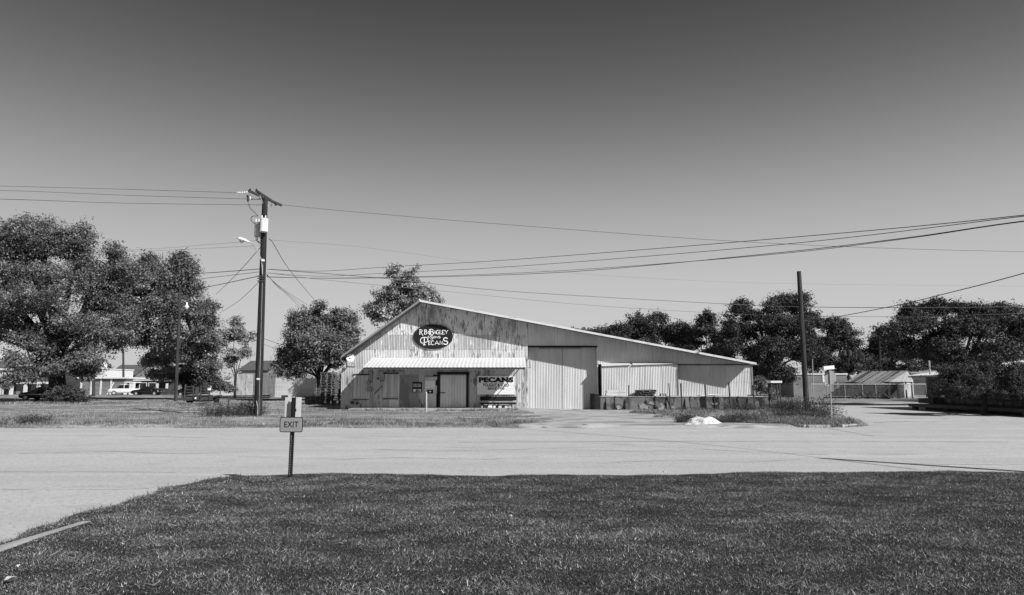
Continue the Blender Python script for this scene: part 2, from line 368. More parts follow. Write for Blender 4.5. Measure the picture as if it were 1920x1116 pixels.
def patch(x, y, s, seed=0.0):
    return .5 + .25 * (np.sin(x * s + seed + 1.7 * np.sin(y * s * .83 + seed)) + np.sin(y * s * 1.31 - seed + 1.3 * np.sin(x * s * .57)))
N = 1150000
yy = 4.6 + (14.9 - 4.6) * rng.uniform(0, 1, N) ** .9; xx = rng.uniform(-1, 1, N) * (yy * .78 + 1.6)
k = ~((np.abs(xx + 5.09) < .028) & (yy < 7.7)) & (lawn_d(xx, yy) > .02 + .14 * rng.uniform(0, 1, N) ** 2) & (rng.uniform(0, 1, N) < .72 + .4 * patch(xx, yy, 3.1))
xx, yy = xx[k], yy[k]; pt = patch(xx, yy, 1.5, 2.0); pt2 = patch(xx, yy, 5.3, .7)
hh = rng.uniform(.008, .028, len(xx)) * (.6 + .7 * pt2)
pt3 = patch(xx, yy, .55, 4.0); tn = rng.lognormal(0, .62, len(xx)) * (.5 + .3 * pt + .35 * pt2 + .35 * pt3) * (.6 + .8 * patch(xx + 3 * np.sin(yy * 9), yy, 17.0, 1.1))
dead = rng.uniform(0, 1, len(xx)) < .014; tn[dead] *= 2.8; hh[dead] *= 1.5
tn = np.clip(tn, .2, 6)
blades("lawn_grass", xx, yy, lawn_z(xx, yy) - .004, hh, rng.uniform(.005, .009, len(xx)), 1.7, m_lawn, "short dark lawn grass filling the foreground", tn, "grass", curl=False)

# longer blades hanging over the lawn's edge
N = 90000
ex_ = rng.uniform(-7, 16, N); ey_ = rng.uniform(5, 15, N); dd = lawn_d(ex_, ey_); k = ~((np.abs(ex_ + 5.09) < .03) & (ey_ < 7.7)) & (dd > .0) & (dd < .36) & (rng.uniform(0, 1, N) < .25 + .9 * patch(ex_, ey_, 4.1))
ex_, ey_ = ex_[k], ey_[k]
blades("edge_grass", ex_, ey_, lawn_z(ex_, ey_) - .004, rng.uniform(.03, .09, len(ex_)), rng.uniform(.005, .010, len(ex_)), .8, m_lawn, "longer unmown grass along the near lawn's edge", np.clip(rng.lognormal(0, .45, len(ex_)), .3, 3), "grass")

# dry grass of the lot
def lot_keep(x, y):
    ok = (x < lerp_tab(y, EDGE_X) - .15) & ~in_drive(x, y) & ~((y > 46.6) & (y < 72) & (x > -11.9) & (x < 18.4))
    return ok
N = 300000
yy = 28.35 + 60 * rng.uniform(0, 1, N) ** 2.1; xx = rng.uniform(-.86, .5, N) * (yy + 6)
k = lot_keep(xx + rng.normal(0, .35, N), yy) & (rng.uniform(0, 1, N) < .30 + .85 * patch(xx * .5, yy, .9, 1.0) * patch(xx, yy * 1.4, 1.9, .3) * 2 - .35 * (patch(xx * .5, yy * 1.7, .45, 5.0) > .62))
xx, yy = xx[k], yy[k]; sc = np.clip(yy / 36, .85, 2.2)
tn = np.clip(rng.lognormal(0, .32, len(xx)) * (.62 + .7 * patch(xx * .6, yy * 1.5, .8, 3.0)), .25, 3)
blades("dry_grass", xx, yy, lot_z(xx, yy) - .01, rng.uniform(.03, .09, len(xx)) * (.7 + .6 * patch(xx, yy, 1.1)), rng.uniform(.015, .03, len(xx)) * sc, .8, m_dry, "dry mown grass covering the lot beyond the street", tn, "grass", curl=False)
# rough tufts along the far edge of the street and round the poles
cx, cy, rr, nn = [], [], [], []
def tufts(px0, px1, Y0, Y1, count, r0, r1, dens):
    for _ in range(count):
        Y = random.uniform(Y0, Y1); px = random.uniform(px0, px1); cx.append(P(px, 740, Y).x); cy.append(Y); rr.append(random.uniform(r0, r1)); nn.append(dens)
tufts(-40, 470, 29.0, 30.8, 75, .15, .5, 45); tufts(560, 1000, 29.0, 30.6, 70, .15, .45, 45); tufts(0, 960, 31, 36, 60, .2, .6, 35)
tufts(560, 980, 44.6, 46.4, 60, .2, .4, 40); tufts(1130, 1450, 42, 44.8, 80, .25, .5, 40); tufts(1260, 1590, 28.9, 33, 260, .2, .55, 90); tufts(1380, 1530, 33, 44, 150, .25, .6, 80)
tufts(1170, 1320, 31, 44, 110, .2, .55, 60); tufts(320, 420, 56, 60, 60, .2, .6, 50); tufts(0, 260, 60, 66, 90, .3, .8, 40)
cx, cy, rr, nn = map(np.array, (cx, cy, rr, nn)); idx = np.repeat(np.arange(len(cx)), nn)
xx = cx[idx] + rng.normal(0, .5, len(idx)) * rr[idx]; yy = cy[idx] + rng.normal(0, .5, len(idx)) * rr[idx]
ct = rng.uniform(.45, 1.1, len(cx)); ch = rng.uniform(.7, 1.5, len(cx))
k = lot_keep(xx, yy) & (yy > 28.45); xx, yy, idx = xx[k], yy[k], idx[k]
blades("rough_grass", xx, yy, lot_z(xx, yy) - .01, rng.uniform(.06, .19, len(xx)) * ch[idx], rng.uniform(.012, .024, len(xx)) * np.clip(yy / 34, .9, 2), .75, m_dry, "taller rough grass in tufts along kerb and dock", np.clip(ct[idx] * rng.lognormal(-.1, .35, len(xx)), .2, 2), "grass")

# kerbs
kb = MB(); pth = [Vector((x, y, .16)) for x, y in ((-5.02, -3), (-5.04, 3), (-5.08, 5.5), (-5.10, 6.7), (-5.09, 7.2), (-5.08, 7.8), (-5.07, 8.4))]
for i in range(len(pth) - 1): kb.bar(pth[i] - Vector((0, 0, .052 + .006 * i)), pth[i + 1] - Vector((0, 0, .058 + .006 * i)), .085, .14)
tag(kb.build("kerb", m_conc_pale), "half buried concrete kerb beside the near lawn", kind="structure")
kr = bpy.data.objects.new("corner_kerb", None); C.objects.link(kr); kr["kind"] = "structure"; kr["label"] = "broken concrete kerb at the street corner"; ORG[kr.name] = Vector((0, 0, 0))
kp = [G(1478, 799, .02), G(1512, 800.5, .03), G(1556, 800.5, .02), G(1575, 800.5, .02), G(1604, 798.5, .0)]
for a, b in ((0, 1), (1, 2), (3, 4)):
    d = (kp[b] - kp[a]) * .47; mid = (kp[a] + kp[b]) / 2
    MB().bar(mid - d, mid + d, .2, .17).build("kerb_block", m_conc_pale, kr, bevel=.025)

# ------------------------------------------------------------------ the warehouse
FY, RY = 48.7, 47.42
def F(px, py, Y=FY):
    p = P(px, py, Y); return p.x, p.z
ridge, eL, eR = P(787, 563, RY), P(640, 668, RY), P(1418, 681, RY)
sL = (ridge.z - eL.z) / (ridge.x - eL.x); sR = (ridge.z - eR.z) / (eR.x - ridge.x)
def roof_z(x): return min(ridge.z - sL * (ridge.x - x), ridge.z - sR * (x - ridge.x)) if True else 0
BX0, BX1, BY1 = F(649, 700)[0], F(1411, 700)[0], FY + 22
wh = thing("warehouse", (ridge.x, FY, 0), "long low gabled warehouse of peeling pale corrugated tin beside the street", "warehouse")
def sheet(parent, x0, x1, zb, zt, y, mat, pitch=.115, amp=.019, name="corrugated_sheet"):
    n = max(4, int(round((x1 - x0) / pitch * 6))); ph = random.uniform(0, 6.28); tilt = random.uniform(-.006, .006); bow = random.uniform(-.006, .006); lift = random.uniform(0, .012)
    xs = [x0 + (x1 - x0) * i / n for i in range(n + 1)]; rows = [0, .33, .67, 1]; vs = []
    for r in rows:
        for i, x in enumerate(xs):
            b = zb(x) if callable(zb) else zb; t = zt(x) if callable(zt) else zt
            vs.append((x, y - lift - amp * math.cos(2 * math.pi * x / pitch) + tilt * (i / n - .5) * 2 + bow * math.sin(r * 3.1 + ph), b + (t - b) * r))
    m = n + 1
    o = MB().add(vs, [(j * m + i, j * m + i + 1, (j + 1) * m + i + 1, (j + 1) * m + i) for j in range(3) for i in range(n)]).build(name, mat, parent, smooth=True)
    return o
def sheets(parent, x0, x1, zb, zt, y, mat, w=.82, jit=.12, **k):
    x = x0
    while x < x1 - .05:
        nx = min(x1, x + w + random.uniform(-jit, jit))
        if x1 - nx < .3: nx = x1
        sheet(parent, x - .01, nx + .012, zb, zt, y, mat(x, nx) if callable(mat) else mat, **k); x = nx
# backing frame of the building: dark inner walls, so that gaps read as dark
wall = MB()
wall.bx(BX0 + .03, F(987, 700)[0], FY + .06, FY + .12, 0, F(700, 689)[1]).build("wall", m_dark, wh)
wl = [o for o in wh.children][0]
bk = MB()
poly = [(BX0 + .03, F(0, 689)[1]), (BX0 + .03, roof_z(BX0 + .03) - .06), (ridge.x, ridge.z - .1), (BX1 - .03, roof_z(BX1) - .06), (BX1 - .03, roof_z(BX1) - .12), (F(987, 648)[0], F(987, 648)[1] + .02), (F(987, 689)[0], F(987, 689)[1])]
# side and rear walls
for nm, pl in (("side_wall", ((BX0, FY + .02), (BX0, BY1))), ("side_wall", ((BX1, FY + .4), (BX1, BY1))), ("rear_wall", ((BX0, BY1), (BX1, BY1)))):
    (xa, ya), (xb, yb) = pl
    if nm == "side_wall":
        MB().bx(xa - .04, xa + .04, ya, yb, 0, roof_z(xa) - .05).build(nm, m_tin_low, wh)
    else:
        MB().prism([(xa, 0), (xb, 0), (xb, roof_z(xb) - .05), (ridge.x, ridge.z - .08), (xa, roof_z(xa) - .05)], (ya - .04, ya + .04), lambda u, v, w: Vector((u, w, v))).build(nm, m_tin_low, wh)
# front wall in lapped rows of sheets
fw = MB().prism([(BX0 + .05, F(0, 692)[1]), (F(987, 692)[0] - .05, F(0, 692)[1]), (F(987, 692)[0] - .05, roof_z(F(987, 0)[0]) - .1), (ridge.x, ridge.z - .15), (BX0 + .05, roof_z(BX0) - .12)], (FY + .07, FY + .10), lambda u, v, w: Vector((u, w, v))).build("gable_wall", m_dark, wh)
z628, z655, z689, z648, z683 = F(800, 629)[1], F(800, 656)[1], F(800, 690)[1], F(1000, 649)[1], F(1200, 683)[1]
xd0, xd1, xs0, xs1 = F(987.5, 700)[0], F(1120, 700)[0], F(1126, 700)[0], F(1268, 700)[0]
top = lambda x: roof_z(x) - .05
peel = lambda a, b: m_tin_peel
sheets(fw, BX0, F(700, 0)[0], z689 - .03, lambda x: top(x), FY, m_tin_low)
sheets(fw, F(700, 0)[0], xd0, z689 - .05, z655 + .04, FY, lambda a, b: m_tin_peel if random.random() < .55 else m_tin)
sheets(fw, F(700, 0)[0], xd0, z655 + .02, lambda x: min(z628 + .05, top(x)), FY - .014, lambda a, b: m_tin_bare if b < F(792, 0)[0] or random.random() < .15 else m_tin_peel)
sheets(fw, F(722, 0)[0], xd0, z628 + .02, lambda x: max(z628 + .03, top(x)), FY - .026, lambda a, b: m_tin_peel if b < 1.0 else m_tin)
# lower left wall under the canopy
zl = .02
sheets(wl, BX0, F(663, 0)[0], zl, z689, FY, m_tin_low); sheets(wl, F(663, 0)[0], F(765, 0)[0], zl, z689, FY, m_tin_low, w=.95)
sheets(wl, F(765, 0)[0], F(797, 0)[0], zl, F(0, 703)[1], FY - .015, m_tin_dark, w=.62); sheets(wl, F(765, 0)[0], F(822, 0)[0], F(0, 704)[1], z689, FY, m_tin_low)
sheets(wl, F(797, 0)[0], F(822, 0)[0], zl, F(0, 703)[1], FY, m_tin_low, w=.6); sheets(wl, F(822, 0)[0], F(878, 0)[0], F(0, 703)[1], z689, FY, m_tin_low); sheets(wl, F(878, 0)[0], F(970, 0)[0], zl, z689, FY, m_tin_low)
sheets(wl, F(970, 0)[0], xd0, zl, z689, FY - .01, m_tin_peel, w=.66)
# wall right of the ridge over the doors and the dock
uw = MB().prism([(xd0, z648 + .05), (xd1, z648 + .05), (xd1, z683 + .05), (BX1 - .05, z683 + .05), (BX1 - .05, top(BX1) - .05), (xd0, top(xd0) - .1)], (FY + .05, FY + .08), lambda u, v, w: Vector((u, w, v))).build("upper_wall", m_dark, wh)
sheets(uw, xd0, xd1, z648, top, FY, m_tin, w=.9); sheets(uw, xd1, BX1, lambda x: min(z683, top(x) - .02), top, FY, m_tin, w=.9)
MB().bx(xd0 - .02, xd0 + .07, FY - .06, FY, 0, top(xd0) - .05).build("corner_trim", m_tin_peel, uw)
MB().bx(xd0, xd1 + .03, FY - .05, FY + .02, z648 - .1, z648 + .02).build("door_header", m_black, uw)
MB().bx(xs1 - .02, F(1392, 0)[0], FY - .02, FY + .3, z683 - .07, z683 + .02).build("dock_header", m_plank_dk, uw)
# deep recess with the two tall sliding doors
DY = FY + .62
rc = MB(); rc.bx(xd0 - .06, xd0, FY + .09, DY + .1, 0, z648); rc.bx(xd1, xd1 + .06, FY + .02, DY + .1, 0, z648)
MB().bx(xd0 - .06, xd0 - .005, FY + .13, DY + .1, 0, z648).build("door_jamb", m_tin_low, wh); MB().bx(xd1 + .005, xd1 + .06, FY + .02, DY + .1, 0, z648).build("door_jamb", m_tin, wh)
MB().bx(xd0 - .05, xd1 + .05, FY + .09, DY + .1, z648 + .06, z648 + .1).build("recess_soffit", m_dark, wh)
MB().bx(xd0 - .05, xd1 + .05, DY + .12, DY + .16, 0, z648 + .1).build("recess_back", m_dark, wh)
xm = F(1054, 700, DY)[0]
for a, b in ((xd0 - .1, xm - .012), (xm + .012, xd1 + .1)):
    d = MB().bx(a + .02, b - .02, DY + .03, DY + .07, .05, z648 + .02).build("sliding_door", m_dark, wh)
    sheets(d, a, b, .04, z648 + .04, DY, m_tin, w=.72)
    MB().bx(a + .01, a + .05, DY - .02, DY + .02, .03, z648).build("edge_strip", m_trim_grey, d)
MB().bx(xd0 + .9, xd0 + 3.9, DY - .10, DY - .04, z648 - .16, z648 - .06).build("door_track", m_trim_grey, wh)
# right part behind the dock: sliding doors hung in front of the wall, then a recessed stretch of patched sheets
DOCK = .98
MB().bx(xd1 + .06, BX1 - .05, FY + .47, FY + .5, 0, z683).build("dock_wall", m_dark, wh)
xk = F(1197, 700)[0]
for a, b in ((xs0, xk - .015), (xk + .015, xs1)):
    d = MB().bx(a + .03, b - .03, FY - .40, FY - .36, DOCK + .03, z683 - .06).build("dock_door", m_dark, wh)
    sheets(d, a, b, DOCK + .02, z683 - .02, FY - .43, m_tin, w=.78)
for a, b, c in ((1127, 1181, 687), (1185, 1262, 685)):
    x0, z0 = F(a, c, FY - .2); x1, z1 = F(b, c - 2.5, FY - .2)
    f = MB(); f.add([(x0, FY - .03, z0 + .19), (x1, FY - .03, z1 + .16), (x1, FY - .58, z1 + .02), (x0, FY - .58, z0 + .03), (x0, FY - .03, z0 + .16), (x1, FY - .03, z1 + .13), (x1, FY - .58, z1 - .005), (x0, FY - .58, z0 + .005)],
          [(0, 1, 2, 3), (7, 6, 5, 4), (0, 3, 7, 4), (1, 5, 6, 2), (3, 2, 6, 7), (0, 4, 5, 1)]).build("track_cover", m_white_tin, wh)
rwY = FY + .2
rw = MB().bx(xs1 + .03, BX1 - .02, rwY + .05, rwY + .08, DOCK, z683 - .02).build("patched_wall", m_dark, wh)
zz = [DOCK + .01, F(0, 736, rwY)[1], F(0, 717, rwY)[1], F(0, 697, rwY)[1], z683]
for j in range(1, 4):
    sheets(rw, xs1 - .02, BX1, (zz[0] if j == 1 else zz[j]) - .02, zz[j + 1] + .03, rwY - .012 * j, m_tin, w=.95, jit=.25)
MB().bx(BX1 - .03, BX1 + .05, FY + .1, FY + .45, 0, roof_z(BX1) - .1).build("corner_post", m_trim_grey, wh)
MB().bx(xd1 + .06, xs0 + .12, FY + .05, FY + .09, 0, z683).build("gap_shade_panel", m_dark, wh)  # near-black panel painted as the shade of the open doorway beside the leaf

# roof: tin strips on both slopes, white rake trim to the right, weathered to the left
rf = MB(); th = .05
rf.add([(eL.x, RY + .06, eL.z - th), (ridge.x, RY + .06, ridge.z - th), (eR.x, RY + .06, eR.z - th), (eL.x, BY1 + .5, eL.z - th), (ridge.x, BY1 + .5, ridge.z - th), (eR.x, BY1 + .5, eR.z - th)], [(0, 1, 4, 3), (1, 2, 5, 4)])
roof = rf.build("roof", m_plank_dk, wh)
y = RY
while y < BY1 + .5:
    for a, b in ((eL, ridge), (ridge, eR)):
        vs = []; n = 8
        for i in range(n + 1):
            yy_ = y + .86 * i / n; dz = .012 * math.cos(i / n * 2 * math.pi * 4) + random.uniform(0, .004)
            vs += [(a.x, yy_, a.z + dz), (b.x, yy_, b.z + dz)]
        MB().add(vs, [(2 * i, 2 * i + 1, 2 * i + 3, 2 * i + 2) for i in range(n)]).build("roof_sheet", m_roof, roof)
    y += .85
def rake(a, b, mat, h, name="rake_trim"):
    MB().add([(a.x, RY - .05, a.z - h), (b.x, RY - .05, b.z - h), (b.x, RY - .05, b.z + .03), (a.x, RY - .05, a.z + .03), (a.x, RY + .03, a.z - h), (b.x, RY + .03, b.z - h), (b.x, RY + .03, b.z + .03), (a.x, RY + .03, a.z + .03)],
             [(0, 1, 2, 3), (4, 7, 6, 5), (0, 3, 7, 4), (1, 5, 6, 2), (3, 2, 6, 7), (0, 4, 5, 1)]).build(name, mat, roof)
rake(eL, ridge, m_trim_grey, .12); rake(ridge, eR, m_trim, .11)
MB().tube([(ridge.x, RY - .08, ridge.z + .02), (ridge.x, BY1 + .5, ridge.z + .02)], .07, 6).build("ridge_cap", m_trim, roof)

# canopy of ribbed white tin over the office front
CY = FY - 3.0
c0, c1 = P(681, 689, CY), P(986, 689.5, CY); cb0, cb1 = F(697, 671), F(985, 668)
cnx = c0.x; W_ = c1.x - c0.x; zf_, zb_ = c0.z, cb0[1]
can = MB().bar((cnx + .05, CY + .12, zf_ - .07), (cnx + W_ - .05, CY + .12, zf_ - .07), .09, .12).build("canopy", m_plank_dk, wh)
nsh = 13; pit = .262
for s_ in range(nsh):
    xa, xb = cnx + W_ * s_ / nsh, cnx + W_ * (s_ + 1) / nsh + .02; n = int((xb - xa) / pit * 8); vs = []
    for j in range(3):
        t = j / 2
        for i in range(n + 1):
            x = xa + (xb - xa) * i / n; q = math.cos(2 * math.pi * (x - cnx) / pit); dz = .010 * q
            vs.append((x, CY + (FY - .03 - CY) * t, zf_ + (zb_ - zf_) * t + dz + .002 * (s_ % 2)))
    m_ = n + 1
    MB().add(vs, [(j * m_ + i, j * m_ + i + 1, (j + 1) * m_ + i + 1, (j + 1) * m_ + i) for j in range(2) for i in range(n)]).build("ribbed_sheet", m_white_tin, can, smooth=True)
for i in range(9):
    x = cnx + .15 + (W_ - .3) * i / 8
    MB().bar((x, CY + .06, zf_ - .09), (x, FY - .02, zb_ - .09), .06, .11).build("rafter", m_plank_dk, can)
MB().bar((cnx + W_ + .28, CY + .05, zf_ - .02), (cnx + W_ + .30, FY - .02, zb_ + .02), .04, .05).build("support_rod", m_trim_grey, can)
MB().bar((cnx + W_ - .1, CY + .06, zf_ - .02), (cnx + W_ + .32, CY + .06, zf_ - .02), .03, .04).build("support_rod", m_trim_grey, can)
for i in range(2):
    x = cnx + W_ * (.36 + .5 * i)
    MB().tube(smoothpath([(x - 1.4, CY + 1.6, zf_ + .30), (x - .7, CY + 1.6, zf_ - .02), (x, CY + 1.6, zf_ + .32)]), .010, 4).build("hanging_cable", m_wire, can)

# porch slab
ps = MB().bx(F(688, 0)[0], F(990, 0)[0] + .1, FY - 2.1, FY + .02, -.05, .16)
ps = tag(ps.build("porch_slab", m_conc_pale, bevel=.02), "low concrete porch slab under the ribbed canopy", kind="structure")

# boarded windows
def boarded(px0, px1, py0, py1, nb, head):
    (xa, zt), (xb, zb) = F(px0, py0, FY - .05), F(px1, py1, FY - .05)
    w = MB().bx(xa + .02, xb - .02, FY - .035, FY - .02, zb + .02, zt - .02).build("boarded_window", m_dark, wh)
    for i in range(nb):
        a = xa + (xb - xa) * i / nb; b = xa + (xb - xa) * (i + 1) / nb; e = random.uniform(-.02, .02)
        MB().bx(a + .006, b - .006, FY - .075 + random.uniform(0, .01), FY - .04, zb + e, zt + random.uniform(-.02, .0)).build("board", m_plank, w)
    MB().bx(xa - .03, xb + .03, FY - .10, FY - .03, zt - .01, zt + head).build("lintel", m_black, w)
    MB().bx(xa - .01, xb + .04, FY - .13, FY - .03, zb - .09, zb - .025).build("sill", m_plank_dk, w)
boarded(663, 690, 703.5, 748, 4, .07); boarded(719.5, 746, 701, 746.5, 4, .05)
# office door with black frame
xa, zt = F(822, 702); xb, zb = F(878, 764); zb = .17
dr = MB().bx(xa + .05, xb - .05, FY - .04, FY - .02, zb, zt - .05).build("office_door", m_dark, wh)
MB().bx(xa - .02, xa + .14, FY - .14, FY - .015, zb, zt).build("door_frame", m_black, dr); MB().bx(xb - .14, xb + .02, FY - .14, FY - .015, zb, zt).build("door_frame", m_black, dr)
MB().bx(xa - .08, xb + .04, FY - .16, FY - .015, zt + .003, zt + .16).build("door_frame", m_black, dr)
nb = 9
for i in range(nb):
    a = xa + .15 + (xb - xa - .3) * i / nb; b = xa + .15 + (xb - xa - .3) * (i + 1) / nb
    MB().bx(a + .005, b - .005, FY - .09 + random.uniform(0, .012), FY - .045, zb + .03, zt - .04 - random.uniform(0, .02)).build("plank", m_plywood, dr)
MB().bx(xa + .16, xa + .5, FY - .11, FY - .092, zb + 1.0, zb + 1.06).build("hasp", m_rust, dr)
# electric meter, boxes and conduits
x, z = F(710, 711)
mt = MB().bx(x - .11, x + .11, FY - .17, FY - .02, z - .22, z + .2).build("meter_box", m_metal, wh)
MB().lathe((x, FY - .17, z + .04), [(.085, 0), (.085, -.07), (.06, -.1)], 14, 'y').build("meter_glass", m_glass, mt)
MB().tube([(x, FY - .08, z + .2), (x, FY - .08, F(0, 680)[1])], .022, 6).build("conduit", m_metal, mt)
MB().tube(smoothpath([(x + .11, FY - .06, z - .12), (x + .35, FY - .06, z - .12), (x + .40, FY - .06, z), (x + .40, FY - .06, F(0, 692)[1])], 4), .022, 6).build("conduit", m_black, mt)
for px, pz0, pz1 in ((692, 690, 722), (695.5, 690, 760), (698.5, 690, 755)):
    x, _ = F(px, 700); MB().tube([(x, FY - .04, F(0, pz0)[1]), (x, FY - .04, max(.05, F(0, pz1)[1]))], .018, 6).build("conduit", m_rust, wh)
for px, py, s in ((692.5, 730, .16), (691, 718, .12)):
    x, z = F(px, py); MB().bx(x - s, x + s, FY - .16, FY - .02, z - s * 1.1, z + s * 1.1).build("junction_box", m_trim_grey, wh)
for px, py, sx, sz in ((722, 691.5, .35, .22), (735, 693, .22, .2), (746, 692, .3, .2)):
    x, z = F(px, py); MB().bx(x - sx, x + sx, FY - .3, FY - .02, z - sz, z + sz).build("breaker_box", m_trim_grey, wh)
x0, z0 = F(702, 739); x1, z1 = F(717, 724); MB().bar((x0, FY - .05, z0), (x1, FY - .05, z1), .03, .05).build("brace_strip", m_plank_dk, wh)
x, z = F(661.5, 755); MB().lathe((x, FY - .12, z), [(.12, 0), (.12, -.12), (.05, -.2)], 12, 'y').build("gas_valve", m_rust, wh)
x, z = F(671, 756); MB().lathe((x, FY - .14, z), [(.10, 0), (.11, -.10), (.09, -.12)], 12, 'y').build("gas_valve", m_rust, wh)
x0, z0 = F(797, 738); x1, z1 = F(818, 764); MB().bx(x0 + .02, x1, FY - .06, FY - .02, .17, z0).build("plywood_patch", m_plywood, wh)
x0, _ = F(746, 0); x1, _ = F(764, 0)
for i in range(3): MB().bx(x0 + (x1 - x0) * i / 3 + .005, x0 + (x1 - x0) * (i + 1) / 3 - .005, FY - .05, FY - .02, .17, F(0, 702)[1]).build("wall_board", m_plywood, wh)
x0, _ = F(699, 0); x1, _ = F(718, 0)
for i in range(2): MB().bx(x0 + (x1 - x0) * i / 2 + .005, x0 + (x1 - x0) * (i + 1) / 2 - .005, FY - .045, FY - .02, .15, F(0, 718)[1]).build("wall_board", m_plank, wh)

# ------------------------------------------------------------------ signs on the warehouse
cx_, cz_ = F(812, 631.5, FY - .1); rx_, rz_ = 37.2 / FPX * FY, 23.2 / FPX * FY
ov = thing("oval_sign", (cx_, FY - .1, cz_ - rz_), "black oval sign with white lettering high on the warehouse gable", "sign")
el = [(cx_ + rx_ * math.cos(t * math.pi / 32), cz_ + rz_ * math.sin(t * math.pi / 32)) for t in range(64)]
MB().prism(el, (FY - .13, FY - .06), lambda u, v, w: Vector((u, w, v))).build("board", m_sign_black, ov)
def arc(cx, cy, rx, ry, a0, a1, n=10): return [(cx + rx * math.cos(R(a0 + (a1 - a0) * i / n)), cy + ry * math.sin(R(a0 + (a1 - a0) * i / n))) for i in range(n + 1)]
GL = {
 'R': [[(.18, 0), (.18, 1)], [(0, 1), (.5, 1)] + arc(.5, .76, .38, .24, 90, -90, 6) + [(.18, .52)], [(.45, .52), (1.15, -.3)], [(0, 0), (.38, 0)]],
 'B': [[(.18, 0), (.18, 1)], [(0, 1), (.5, 1)] + arc(.5, .77, .34, .23, 90, -90, 6) + [(.18, .54)], [(.5, .54)] + arc(.52, .27, .42, .27, 90, -90, 6) + [(0, 0)]],
 'D': [[(.30, 0), (.30, 1.05)], [(.46, 0), (.46, 1.1)], arc(.24, .42, .26, .26, 60, 330, 8), [(.2, 1.02), (.62, 1.1)] + arc(.6, .82, .34, .26, 80, -90, 6) + [(.46, .54)], [(.6, .54)] + arc(.64, .26, .36, .28, 90, -90, 6) + [(.2, -.04)]],
 'A': [[(0, 0), (.5, 1), (1, 0)], [(.2, .32), (.8, .32)]], 'G': [arc(.5, .5, .48, .5, 45, 330, 12) + [(.92, .45), (.6, .45)]], 'L': [[(.2, 1), (.2, 0), (.95, 0), (.95, .22)], [(0, 1), (.42, 1)]],
 'E': [[(.15, 0), (.15, 1)], [(.85, .82), (.85, 1), (.15, 1)], [(.15, .52), (.7, .52)], [(.15, 0), (.9, 0), (.9, .2)]], 'Y': [[(0, 1), (.5, .45), (1, 1)], [(.5, .45), (.5, 0)]],
 'S': [arc(.5, .75, .4, .25, 20, 270, 9)[:-1] + arc(.5, .26, .44, .26, 90, -160, 9)], 'O': [arc(.5, .5, .48, .5, 0, 360, 14)], 'N': [[(.08, 0), (.08, 1), (.92, 0), (.92, 1)]],
 'C': [arc(.52, .5, .48, .5, 50, 310, 12)], '&': [[(1, .1), (.3, .8)] + arc(.45, .85, .2, .15, 180, 0, 5) + [(.2, .35)] + arc(.42, .22, .3, .22, 160, 350, 6) + [(.95, .5)]],
 'P': [[(.52, 0), (.52, .95)], [(.35, 0), (.7, 0)], arc(.28, .58, .27, .36, 70, 300, 10), [(.2, .95), (.62, 1.0)] + arc(.62, .66, .38, .34, 90, -100, 8)],
}
def glyph(ch, x0, x1, z0, z1, w, y, mat, parent):
    mb = MB()
    for k_, st in enumerate(GL[ch]):
        pts = [Vector((x0 + u * (x1 - x0), y - .0012 * k_, z0 + v * (z1 - z0))) for u, v in st]
        ww = w * (1.0 if k_ == 0 else .8)
        L, Rr = [], []
        for i, p in enumerate(pts):
            t = pts[min(i + 1, len(pts) - 1)] - pts[max(i - 1, 0)]; nrm = Vector((-t.z, 0, t.x)).normalized() * ww / 2
            L.append(p + nrm); Rr.append(p - nrm)
        mb.add(L + Rr, [(i, i + 1, len(pts) + i + 1, len(pts) + i) for i in range(len(pts) - 1)])
    return mb.build("letter", mat, parent)
zm = lambda zx, zy: F(760 + zx / 13.95, 590 + zy / 13.95, FY - .14)
for ch, a, b, t, bt, w in (('R', 365, 450, 395, 515, .075), ('B', 490, 570, 398, 512, .075), ('D', 595, 735, 395, 520, .075), ('A', 740, 805, 415, 508, .06), ('G', 812, 885, 410, 510, .065), ('L', 893, 945, 410, 510, .06), ('E', 955, 1028, 412, 516, .065), ('Y', 1035, 1115, 405, 505, .065),
                           ('&', 582, 632, 562, 612, .045), ('S', 655, 728, 550, 642, .06), ('O', 738, 790, 568, 612, .045), ('N', 800, 850, 568, 612, .045), ('S', 862, 918, 565, 615, .045),
                           ('P', 395, 590, 592, 792, .09), ('E', 598, 662, 688, 788, .065), ('C', 672, 755, 685, 790, .065), ('A', 772, 878, 688, 788, .065), ('N', 898, 980, 690, 785, .065), ('S', 988, 1115, 605, 780, .10)):
    x0, z1 = zm(a, t); x1, z0 = zm(b, bt); glyph(ch, x0, x1, z0, z1, w * .72, FY - .136, m_letter_w, ov)

x0, z1 = F(895, 705, FY - .1); x1, z0 = F(966, 740, FY - .1)
pc = thing("pecans_sign", ((x0 + x1) / 2, FY - .08, z0), "white board sign with black PECANS lettering right of the office door", "sign")
for i in range(3):
    a, b = z0 + (z1 - z0) * i / 3, z0 + (z1 - z0) * (i + 1) / 3
    MB().bx(x0, x1 - random.uniform(0, .03), FY - .10, FY - .05, a + .004, b - .004).build("board", m_sign_white, pc)
def tx(name, s, pa, pb, ya, yb, bold):
    xa, zt = F(pa, ya, FY - .105); xb, zb = F(pb, yb, FY - .105); text_mesh(name, s, xa, xb, zb, zt, FY - .1035, m_letter_b, pc, bold)
tx("lettering", "PECANS", 897.5, 962.5, 707.3, 717.4, .075); tx("lettering", "BOUGHT & SOLD", 906, 954, 719.0, 725.2, .035); tx("lettering", "SINCE 1970", 914.5, 945.5, 726.2, 731.4, .035)

